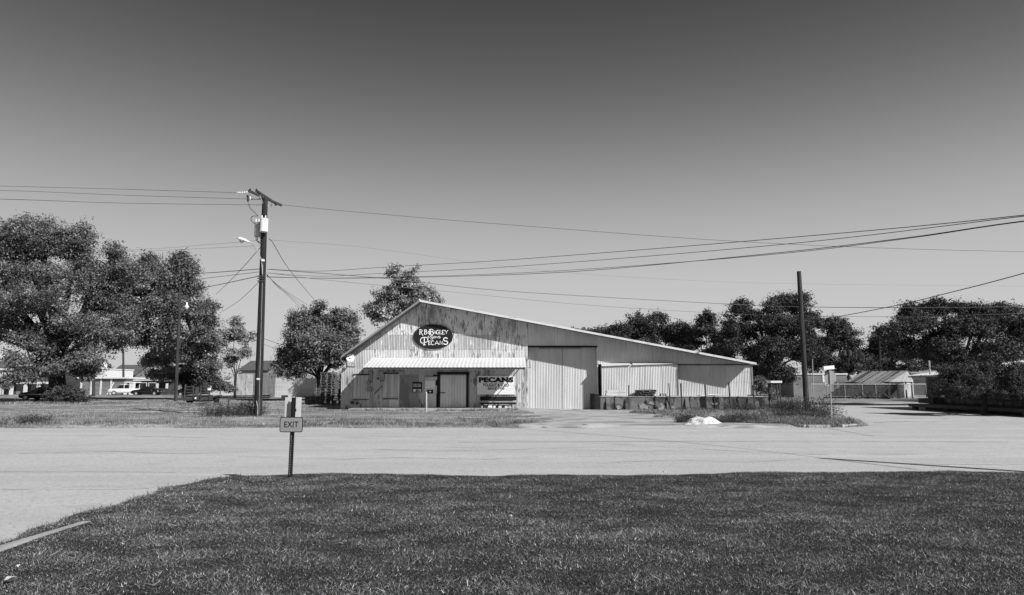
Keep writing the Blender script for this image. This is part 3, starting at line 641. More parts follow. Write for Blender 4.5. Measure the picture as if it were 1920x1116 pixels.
x0, z1 = F(774, 716.5); x1, z0 = F(791, 735.5)
nb_ = thing("notice_board", ((x0 + x1) / 2, FY - .06, z0), "small black notice board with pale panels left of the office door", "notice board")
MB().bx(x0, x1, FY - .09, FY - .03, z0, z1).build("board", m_black, nb_)
hw, hh_ = (x1 - x0), (z1 - z0)
for a, b, c, d, mm in ((.08, .47, .60, .84, m_tin_dark), (.53, .92, .60, .84, m_tin_dark), (.08, .47, .53, .57, m_letter_w), (.53, .92, .53, .57, m_letter_w), (.08, .45, .06, .30, m_sign_white), (.56, .92, .06, .30, m_sign_white)):
    MB().bx(x0 + a * hw, x0 + b * hw, FY - .098, FY - .09, z0 + c * hh_, z0 + d * hh_).build("panel", mm, nb_)
for a in (.42, .70): MB().lathe((x0 + a * hw, FY - .1, z0 + .16 * hh_), [(.055, 0), (.055, -.015)], 12, 'y').build("dial", m_black, nb_)
x0, z1 = F(797, 707); x1, z0 = F(819.5, 738)
db = thing("drop_box_panel", ((x0 + x1) / 2, FY - .06, z0), "pale wall panel with white poster and black plate beside the office door", "panel")
MB().bx(x0, x1, FY - .11, FY - .065, z0, z1).build("panel", m_plywood, db)
MB().bx(x0 - .05, x1 + .03, FY - .14, FY - .06, z1, z1 + .05).build("cap", m_trim_grey, db)
a, b = F(798, 714), F(816, 728.5); MB().bx(a[0], b[0], FY - .122, FY - .112, b[1], a[1]).build("poster", m_sign_white, db)
a, b = F(801, 731), F(812.5, 738); MB().bx(a[0], b[0], FY - .124, FY - .112, b[1], a[1]).build("plate", m_black, db)
mx_ = (a[0] + b[0]) / 2; MB().prism([(mx_ - .1, a[1] - .08), (mx_ + .1, a[1] - .08), (mx_, b[1] + .05)], (FY - .127, FY - .125), lambda u, v, w: Vector((u, w, v))).build("arrow_mark", m_letter_w, db)
a, b = F(817.5, 713), F(819.5, 723); MB().bx(a[0], b[0] + .04, FY - .15, FY - .112, b[1], a[1]).build("handle", m_black, db)

# satellite dish
c = P(657.5, 672, FY - .55)
dish = thing("satellite_dish", (c.x, FY - .05, c.z - .6), "round white satellite dish at the warehouse's left corner", "satellite dish")
rt = Matrix.Rotation(R(14), 3, 'Z') @ Matrix.Rotation(R(-22), 3, 'X')
vs, fs = [], []
for j in range(6):
    r = .29 * j / 5
    for i in range(20):
        a = i / 20 * 2 * math.pi; vs.append(c + rt @ Vector((r * math.cos(a), -.07 * (j / 5) ** 2, r * math.sin(a) * 1.06)))
for j in range(5):
    for i in range(20): fs.append((j * 20 + i, j * 20 + (i + 1) % 20, (j + 1) * 20 + (i + 1) % 20, (j + 1) * 20 + i))
MB().add(vs, fs).build("reflector", m_white, dish, smooth=True)
MB().tube([c + rt @ Vector((0, .0, -.28)), c + rt @ Vector((.03, -.42, -.22)), c + rt @ Vector((.03, -.46, -.10))], .02, 6).build("feed_arm", m_white, dish)
MB().bx(c.x - .03, c.x + .09, c.y - .53, c.y - .42, c.z - .08, c.z + .03).build("receiver", m_trim_grey, dish)
MB().tube([c, c + Vector((.05, .12, -.1)), c + Vector((.22, .5, -.55))], .03, 6).build("mast", m_metal, dish)

# bench with bottles and boxes under the pecans sign
x0, z1 = F(900, 747, FY - .5); x1, z0 = F(968, 764, FY - .5)
bn = thing("bench", ((x0 + x1) / 2, FY - .5, .16), "dark slatted bench on the porch under the pecans sign", "bench")
for i in range(3): MB().bx(x0, x1, FY - .72 + i * .17, FY - .57 + i * .17, .56, .60).build("seat_slat", m_plank, bn)
MB().bx(x0, x1, FY - .24, FY - .2, .68, .95).build("backrest", m_black, bn)
for xx_ in (x0 + .1, (x0 + x1) / 2, x1 - .1):
    MB().bx(xx_ - .03, xx_ + .03, FY - .7, FY - .64, .16, .56).build("leg", m_black, bn); MB().bx(xx_ - .03, xx_ + .03, FY - .27, FY - .21, .16, .7).build("leg", m_black, bn)
MB().bx(x0, x1, FY - .68, FY - .66, .42, .55).build("apron", m_black, bn)
for i, (t, w_, h_, s_) in enumerate(((.05, .05, .16, "leftmost"), (.28, .16, .22, "second from left of those"), (.40, .10, .20, "third from left of those"), (.55, .12, .24, "in the middle of those"), (.72, .11, .18, "third from right of those"), (.82, .12, .24, "second from right of those"), (.94, .07, .2, "rightmost of those"))):
    x = x0 + (x1 - x0) * t
    b_ = MB().prism([(x - w_, .165), (x + w_, .165), (x + w_ * .9, .165 + h_ * .7), (x + w_ * .5, .165 + h_), (x - w_ * .7, .165 + h_ * .9)], (FY - .62 + .02 * i, FY - .40), lambda u, v, w: Vector((u, w, v)))
    tag(b_.build("paper_sack", m_sign_white, origin=(x, FY - .5, .165), bevel=.012), "small white sack, %s under the porch bench" % s_.replace(" of those", ""), "sack", "white sacks under the porch bench")

# ------------------------------------------------------------------ loading dock and what stands on it
DFY = FY - 1.55
dx0, dx1 = F(1126, 760, DFY)[0], F(1441, 760, DFY)[0]
dk = thing("loading_dock", ((dx0 + dx1) / 2, DFY, 0), "rough stained concrete loading dock along the warehouse's right end", "loading dock")
n = 60; vs, fs = [], []
for j, zf in enumerate((-.1, .12, .35, .6, .8, .95)):
    for i in range(n + 1):
        x = dx0 + (dx1 - dx0) * i / n; vs.append((x, DFY + .03 * math.sin(i * 1.7 + j * 2.1) * math.sin(j * 1.3 + i * .4) + random.uniform(-.012, .012), zf))
for j in range(5):
    for i in range(n): fs.append((j * (n + 1) + i, j * (n + 1) + i + 1, (j + 1) * (n + 1) + i + 1, (j + 1) * (n + 1) + i))
MB().add(vs, fs).build("face", m_conc, dk)
MB().bx(dx0, dx1, DFY + .06, FY + .35, -.1, .93).build("core", m_conc, dk)
x = dx0
while x < dx1 - .2:
    nx = min(dx1, x + random.uniform(1.5, 2.6)); 
    if dx1 - nx < .6: nx = dx1
    MB().bx(x + .008, nx - .008, DFY - .05 + random.uniform(-.01, .01), FY + .34, .935, DOCK + random.uniform(-.008, .004)).build("slab", m_conc_pale, dk); x = nx
for pxa, pza, w_, h_ in ((1207, 763, .42, .26), (1240, 764, .36, .30), (1222, 756, .30, .12), (1262, 766, .2, .2), (1160, 764, .22, .16), (1340, 757, .3, .1)):      # spalled pale patches
    c_ = P(pxa, pza, DFY); out_ = [(c_.x + w_ * math.cos(k * .449) * random.uniform(.55, 1.1), max(.02, c_.z + h_ * math.sin(k * .449) * random.uniform(.5, 1.1))) for k in range(14)]
    MB().prism(out_, (DFY - .044, DFY - .02), lambda u, v, w: Vector((u, w, v))).build("spalled_patch", m_spall, dk)
for i in range(5):                                            # buttresses
    x = F((1140, 1176, 1253, 1288, 1405)[i], 755, DFY)[0]
    MB().add([(x - .16, DFY - .28, -.05), (x + .16, DFY - .28, -.05), (x + .14, DFY + .05, -.05), (x - .14, DFY + .05, -.05), (x - .12, DFY - .035, .9), (x + .12, DFY - .035, .9), (x + .12, DFY + .05, .9), (x - .12, DFY + .05, .9)],
             [(0, 1, 5, 4), (1, 2, 6, 5), (2, 3, 7, 6), (3, 0, 4, 7), (4, 5, 6, 7)]).build("buttress", m_conc, dk)
for i, (px, top, lean, w, lab) in enumerate(((1180, 722, -.02, .035, "first thin steel post from the barrel, before the dock"), (1257, 719, -.05, .045, "second steel post from the barrel, before the dock"), (1279, 719, -.03, .04, "third steel post from the barrel, close to the second"), (1325, 721, -.06, .04, "fourth thin steel post from the barrel, left of the tarpaulin"),
                                             (1370, 717, -.07, .05, "fifth steel post from the barrel, behind the tarpaulin"), (1416, 722, -.10, .04, "sixth leaning steel post, at the warehouse's right corner"))):
    Y = DFY - .75; b = P(px, 769, Y); t = P(px, top, Y)
    tag(MB().tube([(b.x, Y, -.1), (b.x + lean * .5, Y, t.z * .5), (b.x + lean, Y, t.z)], w, 6).build("fence_post", m_rust, origin=(b.x, Y, 0)), lab, "post", "steel posts in front of the dock")
# barrel
b = P(1115, 769, DFY - .1); 
br = thing("oil_drum", (b.x, DFY - .1, 0), "black open steel drum at the dock's left end", "barrel")
MB().lathe((b.x, DFY - .1, 0), [(.31, 0), (.315, .04), (.30, .06), (.30, .38), (.32, .40), (.30, .42), (.30, .76), (.32, .78), (.30, .80), (.30, 1.12), (.315, 1.16), (.29, 1.16), (.285, .2)], 20).build("shell", m_black, br, smooth=False)
MB().lathe((b.x, DFY - .1, 1.16), [(.318, -.02), (.325, 0), (.318, .02), (.30, .0)], 20).build("rim", m_rust, br)
# timbers and pallets lying on the dock
def px_dock(px, dy=.5): return P(px, 742, DFY + dy).x
x0, x1 = px_dock(1135), px_dock(1173)
for i in range(2):
    tag(MB().bx(x0 + .05 * i, x1 - .03 * i, DFY + .15, DFY + .55, DOCK + .01 + i * .21, DOCK + .20 + i * .21, rot=Matrix.Rotation(R(1.5 - 2.5 * i), 3, 'Y')).build("timber_beam", m_plywood, origin=((x0 + x1) / 2, DFY + .35, DOCK), bevel=.02), ("lower" if i == 0 else "upper") + " of two stacked pale timber beams on the dock", "beam", "timber beams on the dock")
def pallet(name, label, loc, rz=0, tilt=0, mat=None, group=None, w=1.15, d=1.0):
    t = thing(name, (0, 0, 0), label, "pallet", group); mat = mat or m_plank_dk
    for i in range(6):
        y = -d / 2 + d * (i + .5) / 6; MB().bx(-w / 2, w / 2, y - .06, y + .06, .115, .137).build("deck_board", mat, t)
    for i in range(3):
        x = -w / 2 + .05 + (w - .1) * i / 2; MB().bx(x - .03, x + .03, -d / 2, d / 2, .022, .113).build("stringer", mat, t)
    for i in range(3):
        y = -d / 2 + d * (i + .5) / 3; MB().bx(-w / 2, w / 2, y - .05, y + .05, 0, .02).build("bottom_board", mat, t)
    t.location = loc; t.rotation_euler = (tilt, 0, rz)
    return t
def copy_tree(o, parent=None, label=None):
    c = o.copy(); C.objects.link(c); c.parent = parent; ORG[c.name] = Vector((0, 0, 0))
    if label: c["label"] = label
    for ch in list(o.children): copy_tree(ch, c)
    return c
pal = pallet("pallet", "dark worn pallet lowest of the pile on the dock", (px_dock(1209), DFY + .65, DOCK + .005), R(4), 0, None, "pallets piled on the dock")
for i in range(1, 3):
    q = copy_tree(pal, None, ("dark worn pallet in the middle of the pile on the dock", "dark worn pallet topmost on the dock's pile")[i - 1]); q.location = (px_dock(1209) + .05 * i, DFY + .63, DOCK + .005 + .142 * i); q.rotation_euler = (R(.8 * i), R(-1.2 * i), R(4 + 9 * i))
x = px_dock(1243)
bs = thing("low_stool", (x, DFY + .4, DOCK), "small low wooden stool on the dock right of the pallets", "stool")
MB().bx(x - .22, x + .22, DFY + .3, DFY + .55, DOCK + .14, DOCK + .18).build("seat", m_plank_dk, bs)
for s_ in (-1, 1): MB().bx(x + s_ * .19 - .025, x + s_ * .19 + .025, DFY + .32, DFY + .53, DOCK + .002, DOCK + .14).build("leg", m_plank_dk, bs)
MB().bx(x - .02, x + .02, DFY + .34, DFY + .5, DOCK + .002, DOCK + .14).build("leg", m_plank_dk, bs)
for i, (pa, pb, h, tw) in enumerate(((1306, 1345, .12, 5), (1320, 1358, .05, -6), (1326, 1352, .20, 10))):
    xa, xb = px_dock(pa, .6), px_dock(pb, .6)
    tag(MB().bx(xa, xb, DFY + .3 + .12 * i, DFY + .5 + .12 * i, DOCK + h * .5, DOCK + h * .5 + .035, rot=Matrix.Rotation(R(tw), 3, 'Z') @ Matrix.Rotation(R(-4 + 3 * i), 3, 'Y')).build("loose_board", (m_trim, m_plank, m_plywood)[i], origin=((xa + xb) / 2, DFY + .4, DOCK)),
        ("long white loose board in the scrap on the dock", "grey loose board lying right in the scrap on the dock", "pale loose board on top of the scrap on the dock")[i], "board", "loose boards on the dock")
# steel frame stand at the dock's right end
YF = DFY + .2; xa, xb = P(1447, 740, YF).x, P(1463, 740, YF).x; zt = P(0, 718, YF).z
st = thing("steel_stand", ((xa + xb) / 2, YF, 0), "dark steel ladder stand with pale top at the dock's right end", "stand")
for x in (xa, xb):
    for dy in (0, .5): MB().bx(x - .04, x + .04, YF + dy - .04, YF + dy + .04, 0, zt).build("leg", m_rust, st)
for z in (.35, .62, .98, 1.02):
    MB().bx(xa, xb, YF - .03, YF + .03, z, z + .05).build("rung", m_rust, st)
MB().bx(xa - .1, xb + .1, YF - .1, YF + .6, .93, .975).build("platform", m_plank_dk, st)
MB().bx(xa - .06, xb + .12, YF - .12, YF + .62, zt, zt + .14).build("top_box", m_white, st)

# white tarpaulin on the verge
c = G(1322, 797, .08); nx_, ny_ = 110, 84
u, v = np.meshgrid(np.linspace(-1, 1, nx_), np.linspace(-1, 1, ny_))
ang = np.arctan2(v, u); rad = 1 + .13 * np.sin(3 * ang + .6) + .09 * np.sin(5 * ang + 2) + .05 * np.sin(9 * ang)
X = u * .72 * rad + .18 * v; Yv = v * .55 * rad
hgt = .20 * np.exp(-((u - .2) ** 2 / .45 + (v - .15) ** 2 / .4)) + .13 * np.exp(-((u - .35 - .3 * v) ** 2 / .06 + (v - .2) ** 2 / .5)) + .12 * np.exp(-((u + .1 + .4 * v) ** 2 / .05 + (v - .3) ** 2 / .4)) + .18 * np.exp(-((u + .55) ** 2 / .12 + (v - .35) ** 2 / .2)) + .12 * np.exp(-((u - .75) ** 2 / .05 + v ** 2 / .2))
fold = .03 * np.abs(np.sin(6 * u + 3 * v + 1.5 * np.sin(4 * v))) + .025 * np.abs(np.sin(9 * v - 4 * u + 2 * np.sin(3 * u))) + .012 * np.sin(13 * u + 9 * v + 2 * np.sin(5 * v))
edge = np.clip(1.25 - np.maximum(np.abs(u), np.abs(v)), 0, 1)
Zv = .02 + (hgt + fold) * np.clip(edge * 1.6, .12, 1) + rng.normal(0, .0012, u.shape)
V = np.stack([c.x + X.ravel(), c.y + .45 + Yv.ravel(),   .07 + Zv.ravel() * .85], 1); i = np.arange(nx_ * ny_).reshape(ny_, nx_)
tag(np_mesh("tarpaulin", V, np.stack([i[:-1, :-1], i[:-1, 1:], i[1:, 1:], i[1:, :-1]], -1).reshape(-1, 4), m_cloth, origin=(c.x, c.y + .45, .07), smooth=True), "crumpled white tarpaulin lying in the grass by the street", "tarpaulin")

# stake before the porch, marker post, kerbside bits
b = G(799, 773, .05); t = P(799, 735, b.y)
tag(MB().tube([(b.x + .03, b.y, -.1), (b.x, b.y, t.z)], .04, 6).build("pipe_stake", m_plywood, origin=(b.x, b.y, 0)), "thin pale upright pipe standing in front of the porch", "stake")
b = P(427, 779, 39.5); mk = thing("marker_post", (b.x, 39.5, 0), "slim utility marker post, white above black, left of the big pole", "post")
MB().tube([(b.x, 39.5, -.1), (b.x, 39.5, .55)], .06, 8).build("base", m_black, mk); MB().tube([(b.x, 39.5, .55), (b.x + .02, 39.5, 1.15)], .045, 8).build("tip", m_metal, mk)
for i, (px, py, w_, h_, lab) in enumerate(((20, 1089, .09, .03, "crushed white paper cup in the lawn's near left corner"), (33, 1064, .045, .02, "small pale paper scrap in the lawn above the crushed cup"), (491, 799, .2, .08, "white plastic scrap in the grass below the big pole"), (911, 880, .08, .02, "white paper scrap at the lawn's far edge"),
                                           (1246, 886, .06, .02, "tiny white scrap at the lawn's far edge, right of centre"), (957, 968, .05, .015, "white scrap in the middle of the lawn"), (380, 857, .08, .02, "pale scrap lying on the asphalt left"))):
    q = G(px, py, .165 if py > 880 else .06 if py < 810 else .03); mb = MB(); vs = []
    for k in range(9): a = k / 8 * 6.28; vs.append(q + Vector((math.cos(a) * w_ * random.uniform(.3, .6), math.sin(a) * w_ * random.uniform(.15, .75), random.uniform(.0, h_ * 1.6))))
    vs.append(q + Vector((0, 0, h_ * 1.2))); tag(mb.add(vs, [(k, (k + 1) % 9, 9) for k in range(9)]).build("litter", m_paper, origin=q), lab, "litter", "bits of litter")

# ------------------------------------------------------------------ EXIT sign
b = G(547, 894, .15); EY = b.y
ex = thing("exit_sign", (b.x, EY, .12), "small EXIT sign on a perforated post at the lawn's edge", "sign")
zt = P(549, 745.5, EY).z; bxx = P(546.5, 880, EY).x
def Ex(px, py, dy=0): p = P(px, py, EY + dy); return p.x, p.z
cxp, _ = Ex(548.5, 790)
leanx = (cxp - bxx) * .0 
def chan(mb, z0, z1):
    prof = [(-.038, .03), (-.038, .022), (-.018, .022), (-.014, -.016), (.014, -.016), (.018, .022), (.038, .022), (.038, .03), (.012, .03), (.008, -.008), (-.008, -.008), (-.012, .03)]
    return mb.prism(prof, (z0, z1), lambda u, v, w: Vector((cxp - .012 + .012 * (w / 1.5) + u, EY + v, w)))
chan(MB(), -.3, zt).build("post", m_black, ex)
hz_ = .2
while hz_ < P(0, 815, EY).z:
    MB().lathe((cxp - .012 + .012 * hz_ / 1.5, EY - .0165, hz_), [(.006, 0), (.006, -.001)], 8, 'y').build("hole", m_trim, ex); hz_ += .0254 * 1.6
def rrect(x0, x1, z0, z1, r, k=5):
    out = []
    for cx, cz, a0 in ((x1 - r, z1 - r, 0), (x0 + r, z1 - r, 90), (x0 + r, z0 + r, 180), (x1 - r, z0 + r, 270)):
        out += [(cx + r * math.cos(R(a0 + 90 * i / k)), cz + r * math.sin(R(a0 + 90 * i / k))) for i in range(k + 1)]
    return out
x0, z1 = Ex(526, 782); x1, z0 = Ex(568, 810.5); pr = lambda u, v, w: Vector((u, w, v))
MB().prism(rrect(x0, x1, z0, z1, .035), (EY - .024, EY - .020), pr).build("border", m_letter_b, ex)
MB().prism(rrect(x0 + .013, x1 - .013, z0 + .013, z1 - .013, .026), (EY - .0265, EY - .0245), pr).build("face", m_exit, ex)
xa, za = Ex(534, 790.3); xb, zb = Ex(560, 801.3)
text_mesh("lettering", "EXIT", xa, xb, zb, za, EY - .0275, m_letter_b, ex, .02)
for zz_ in (z1 - .03, z0 + .02): MB().lathe((cxp, EY - .027, zz_), [(.009, 0), (.009, -.006), (.004, -.008)], 8, 'y').build("bolt", m_metal, ex)
for s_, zz_ in ((x0 + .03, (z0 + z1) / 2), (x1 - .035, (z0 + z1) / 2)): MB().lathe((s_, EY - .027, zz_), [(.005, 0), (.005, -.003)], 8, 'y').build("bolt", m_trim, ex)
xa, za = Ex(535, 745, .1); xb, zb = Ex(563.5, 800, .1)
MB().bx(cxp - .03, cxp + .03, EY + .031, EY + .095, za - .25, za - .2).build("spacer", m_black, ex)
MB().bx(xa, xb, EY + .096, EY + .10, zb, za).build("rear_panel", m_plywood, ex)

# ------------------------------------------------------------------ utility poles
UB = G(483, 781, .06); UY = UB.y; ut = P(497, 371, UY)
up = thing("utility_pole", (UB.x, UY, 0), "tall dark wooden utility pole with transformers and street light", "utility pole")
UBx = P(484, 770, UY).x; axis = lambda z: Vector((UBx + (ut.x - UBx) * (z / ut.z), UY, z))
MB().tube([axis(-.3), axis(ut.z * .3), axis(ut.z * .6), axis(ut.z)], [.215, .20, .175, .15], 14).build("pole", m_pole, up)
def U(px, py, dy=0): return P(px, py, UY + dy)
for dy in (-.22, .22):
    MB().bar(P(467, 358.5, UY - .9 + dy * .2) + Vector((0, dy * .3, 0)), P(529, 386, UY + 1.1 + dy * .2) + Vector((0, dy * .3, 0)), .09, .12).build("crossarm", m_pole_grey, up) if dy < 0 else None
MB().bar(P(480, 357.5, UY - .5), P(516, 381, UY + 1.3), .09, .12).build("crossarm", m_pole_grey, up)
MB().bar(P(487, 367, UY - .45), U(495, 387), .03, .05).build("arm_brace", m_metal, up); MB().bar(P(512, 378, UY + .55), U(500, 388), .03, .05).build("arm_brace", m_metal, up)
for px, py, dy in ((469, 357, -.85), (481, 357, -.45), (509, 385, .5), (517, 384.5, .8)):
    p = P(px, py, UY + dy); MB().lathe(p - Vector((0, 0, .05)), [(.045, 0), (.06, .03), (.045, .05), (.06, .08), (.04, .11), (.03, .14)], 10).build("insulator", m_black if dy < 0 else m_trim_grey, up)
for i, (pa, pb, dy) in enumerate((((445, 361.5), (467, 360.5), -.8), ((470, 374), (492, 373), -.1))):
    a, b_ = P(*pa, UY + dy), P(*pb, UY + dy); pts = [a.lerp(b_, t / 10) for t in range(11)]; MB().tube(pts, [.02 if t % 2 else .055 for t in range(11)], 8).build("string_insulator", m_white if i == 0 else m_trim_grey, up)
p = P(465, 372.5, UY - .7); MB().tube([p + Vector((-.05, 0, .18)), p + Vector((.02, 0, 0)), p + Vector((.0, 0, -.18))], [.05, .09, .05], 8).build("fuse_cutout", m_rust, up)
MB().tube([p + Vector((.10, 0, .22)), p + Vector((.12, 0, -.05))], .04, 6).build("fuse_tube", m_trim, up)
def can_(px, py0, py1, dy, r, mat):
    a, b_ = P(px, py0, UY + dy), P(px, py1, UY + dy); h = a.z - b_.z
    t = MB().lathe(b_, [(r * .93, 0), (r, .03), (r, h - .08), (r * 1.08, h - .07), (r * 1.08, h - .03), (r * .8, h)], 18).build("transformer", mat, up)
    return t, a
t1, a1 = can_(494.5, 410, 435, -.42, .215, m_white); t2, a2 = can_(482.5, 416.5, 444, -.1, .17, m_metal)
for tt, aa, r in ((t1, a1, .1), (t2, a2, .08)):
    for s_ in (-1, 1): MB().lathe(aa + Vector((s_ * r, 0, -.02)), [(.035, 0), (.05, .04), (.03, .07), (.045, .10), (.03, .14), (.025, .2)], 8).build("bushing", m_white, tt)
MB().bar(U(488, 428, -.15), U(500, 428, 0), .05, .06).build("bracket", m_rust, up)
MB().tube(smoothpath([P(466, 381, UY - .7), P(470, 391, UY - .6), P(484, 405, UY - .4)]), .018, 5).build("jumper_wire", m_wire, up)
MB().tube(smoothpath([P(484, 405, UY - .4), P(473, 406, UY - .3), P(471, 413, UY - .3), P(478, 421, UY - .2)]), .018, 5).build("jumper_wire", m_wire, up)
for q in ([(480, 444), (481, 451), (487, 454), (491, 457)], [(483, 445), (483, 453), (489, 457), (492, 457)], [(487, 443), (489, 449), (488, 452)]): MB().tube(smoothpath([P(a, b_, UY - .2) for a, b_ in q]), .022, 5).build("jumper_wire", m_wire, up)
# street light
lp = [P(a, b_, UY - .28 - .5 * (1 - t)) for (a, b_), t in zip(((466, 453), (474, 457), (482, 468), (489, 486), (491.5, 500), (492, 514)), (0, .3, .6, .85, 1, 1))]
MB().tube(smoothpath(lp, 6), .03, 8).build("lamp_arm", m_metal, up)
MB().tube(smoothpath([P(474, 459, UY - .6), P(486, 480, UY - .4), P(492, 488, UY - .25)], 6), .018, 6).build("lamp_stay", m_metal, up)
MB().lathe(P(493.5, 488.5, UY - .3), [(.07, .06), (.085, 0), (.07, -.09)], 10, 'y').build("photo_cell", m_white, up)
hd = P(456.5, 450.5, UY - .8); dirv = (P(467, 454, UY - .75) - P(448, 448, UY - .85)).normalized()
vs, fs = [], []; sec = [(-.34, .05, .04), (-.28, .13, .10), (-.1, .16, .12), (.1, .13, .10), (.24, .07, .06), (.36, .04, .04)]
up_ = Vector((0, 0, 1)); sd_ = dirv.cross(up_).normalized(); upv = sd_.cross(dirv)
for s0, w_, h_ in sec:
    for k in range(10): a = k / 10 * 6.283; vs.append(hd + dirv * s0 + sd_ * math.cos(a) * w_ + upv * math.sin(a) * h_ * (1 if math.sin(a) > 0 else .5))
for j in range(len(sec) - 1):
    for k in range(10): fs.append((j * 10 + k, j * 10 + (k + 1) % 10, (j + 1) * 10 + (k + 1) % 10, (j + 1) * 10 + k))
MB().add(vs, fs + [tuple(range(9, -1, -1)), tuple(50 + k for k in range(10))]).build("lamp_head", m_white, up, smooth=True)
MB().lathe(hd - dirv * .08 - upv * .05, [(.12, 0), (.11, -.05), (.07, -.10), (.02, -.12)], 12).build("lamp_lens", m_trim_grey, up)
for pz in (519, 523, 528): MB().bx(axis(U(0, pz).z).x - .2, axis(U(0, pz).z).x + .2, UY - .23, UY - .19, U(0, pz).z - .03, U(0, pz).z + .03).build("cable_clamp", m_rust, up)
MB().bx(axis(2.0).x - .05, axis(2.0).x + .12, UY - .235, UY - .19, 2.02, 2.12).build("number_plate", m_trim, up)
MB().tube([axis(.9) + Vector((-.02, -.23, 0)), axis(.6) + Vector((.05, -.24, 0)), axis(0) + Vector((.08, -.26, 0))], .02, 6).build("ground_wire", m_metal, up)
MB().tube([axis(0) + Vector((.12, -.2, 0)), axis(2.6) + Vector((.10, -.2, 0)), axis(ut.z * .7) + Vector((.06, -.16, 0))], .012, 5).build("ground_wire", m_metal, up)

RB = G(1512, 774, .05); RY_ = RB.y; rt_ = P(1498, 509, RY_); rb_ = P(1512.5, 770, RY_)
tag(MB().tube([(rb_.x + .02, RY_, -.3), (rb_.x + (rt_.x - rb_.x) * .5, RY_, rt_.z * .5), (rt_.x, RY_, rt_.z)], [.17, .155, .13], 12).build("bare_pole", m_pole_grey, origin=(rb_.x, RY_, 0)), "tall bare wooden pole in the weeds at the street corner", "utility pole")
# pole outside the frame whose shadow lies across the road
NP = Vector((17.6, 8.1, 0))
np_ = thing("roadside_pole", NP, "wooden pole beside the lawn, out of view to the right", "utility pole")
MB().tube([NP + Vector((0, 0, -.3)), NP + Vector((0, 0, 9.3))], [.16, .12], 12).build("pole", m_pole, np_)
MB().bar(NP + Vector((-.5, .5, 8.2)), NP + Vector((.5, -.5, 8.2)), .08, .1).build("crossarm", m_pole, np_)
# smaller far poles
def pole(name, px, pyb, pyt, Y, r, mat, label, lean=0):
    a, b_ = P(px, pyb, Y), P(px + lean, pyt, Y); t = thing(name, (a.x, Y, 0), label, "utility pole")
    MB().tube([(a.x, Y, -.3), (b_.x, Y, b_.z)], [r, r * .8], 10).build("pole", mat, t); return t, b_
YL = 70
t, q = pole("yard_light_pole", 329.5, 752, 543, YL, .17, m_pole_grey, "wooden pole with white yard lamp before the big trees", 8.5)
lq = P(350, 574, YL); MB().lathe(lq, [(.03, .42), (.09, .30), (.11, .08), (.22, .0), (.22, -.12), (.12, -.28), (.03, -.30)], 12).build("lamp_globe", m_white, t)
MB().tube([(P(338, 562, YL)), lq + Vector((0, 0, .38))], .035, 6).build("lamp_arm", m_metal, t)
pole("utility_pole", 175.5, 745, 600, 100, .22, m_pole_grey, "wooden pole right of the trunk of the largest tree", 1)
t, q = pole("utility_pole", 232, 741, 655, 122, .20, m_pole_grey, "distant pole behind the white pickup truck", -1)
pole("utility_pole", 304, 735, 660, 125, .14, m_pole_grey, "distant thin pole behind the lit low branches", 1)
t, q = pole("utility_pole", 1590, 722, 655, 105, .20, m_pole, "distant pole with grey transformers behind the tin roofed shed", 0)
for px in (1583, 1593): MB().lathe(P(px, 667, 104.6), [(.3, 0), (.32, .05), (.32, .75), (.2, .85)], 12).build("transformer", m_rust, t)
t, q = pole("utility_pole", 1648, 700, 626, 112, .2, m_pole, "distant pole with a long level crossarm among the dark trees", 0)
MB().bar(P(1633, 630, 112), P(1664, 629.5, 112), .12, .16).build("crossarm", m_pole_grey, t)
pole("utility_pole", 1524, 720, 640, 92, .07, m_metal, "thin metal mast beside the white flat roofed building", -2)

# ------------------------------------------------------------------ overhead lines
def wire(pts, r, label, mat=m_wire, cat="power line", group="overhead lines"):
    path = smoothpath([P(a, b_, Y) for a, b_, Y in pts], 14)
    tag(MB().tube(path, r, 5, cap=False).build("overhead_wire", mat, origin=path[0]), label, cat, group)
wire([(-400, 340, 33), (0, 349, 35), (230, 355, 36.6), (446, 361.5, UY - .9)], .014, "top wire of three running left from the crossarm", m_wire_pale)
wire([(-400, 347, 34), (0, 357, 36), (230, 366, 37.3), (470, 373.5, UY - .1)], .014, "middle wire of three running left from the crossarm", m_wire_pale)
wire([(-400, 366, 34.4), (0, 373.5, 36.4), (230, 381, 37.7), (493, 384.5, UY + .2)], .014, "lowest wire of three running left from the crossarm", m_wire_pale)
wire([(527, 384, UY + 1.0), (650, 396, 41.5), (960, 422, 45), (1440, 456, 49), (1920, 472, 52), (2500, 474, 54)], .017, "single high wire running right from the crossarm's end", m_wire_pale)
wire([(500, 505, UY), (600, 508.5, 37), (730, 500.5, 34), (960, 487, 29.5), (1440, 449, 21), (1920, 403.5, 15.4), (2700, 300, 9.9)], .011, "upper of the black lines rising right from the big pole")
wire([(500, 512, UY), (600, 518, 37), (730, 512, 34), (960, 500, 29.5), (1440, 461, 21), (1920, 405.5, 15.4), (2700, 308, 9.9)], .010, "second of the black lines rising right from the big pole")
wire([(500, 519, UY), (620, 522, 37), (830, 519, 32), (1080, 509, 27), (1440, 476, 21), (1700, 446, 17.6), (1920, 414.5, 15.4), (2700, 318, 9.9)], .011, "third of the black lines rising right from the big pole")
wire([(500, 520, UY), (620, 521.5, 37), (830, 517.5, 32), (1080, 506, 27), (1440, 478, 21), (1700, 447.5, 17.6), (1920, 415.5, 15.4), (2700, 320, 9.9)], .009, "lowest of the black lines rising right from the big pole")
wire([(505, 505, UY), (730, 523, 50), (960, 546.5, 56), (1360, 570, 62), (1510, 575.5, 57), (1720, 577, 50), (1920, 574.5, 45), (2400, 560, 40)], .026, "upper of two low cables passing behind the bare pole", m_wire_bright)
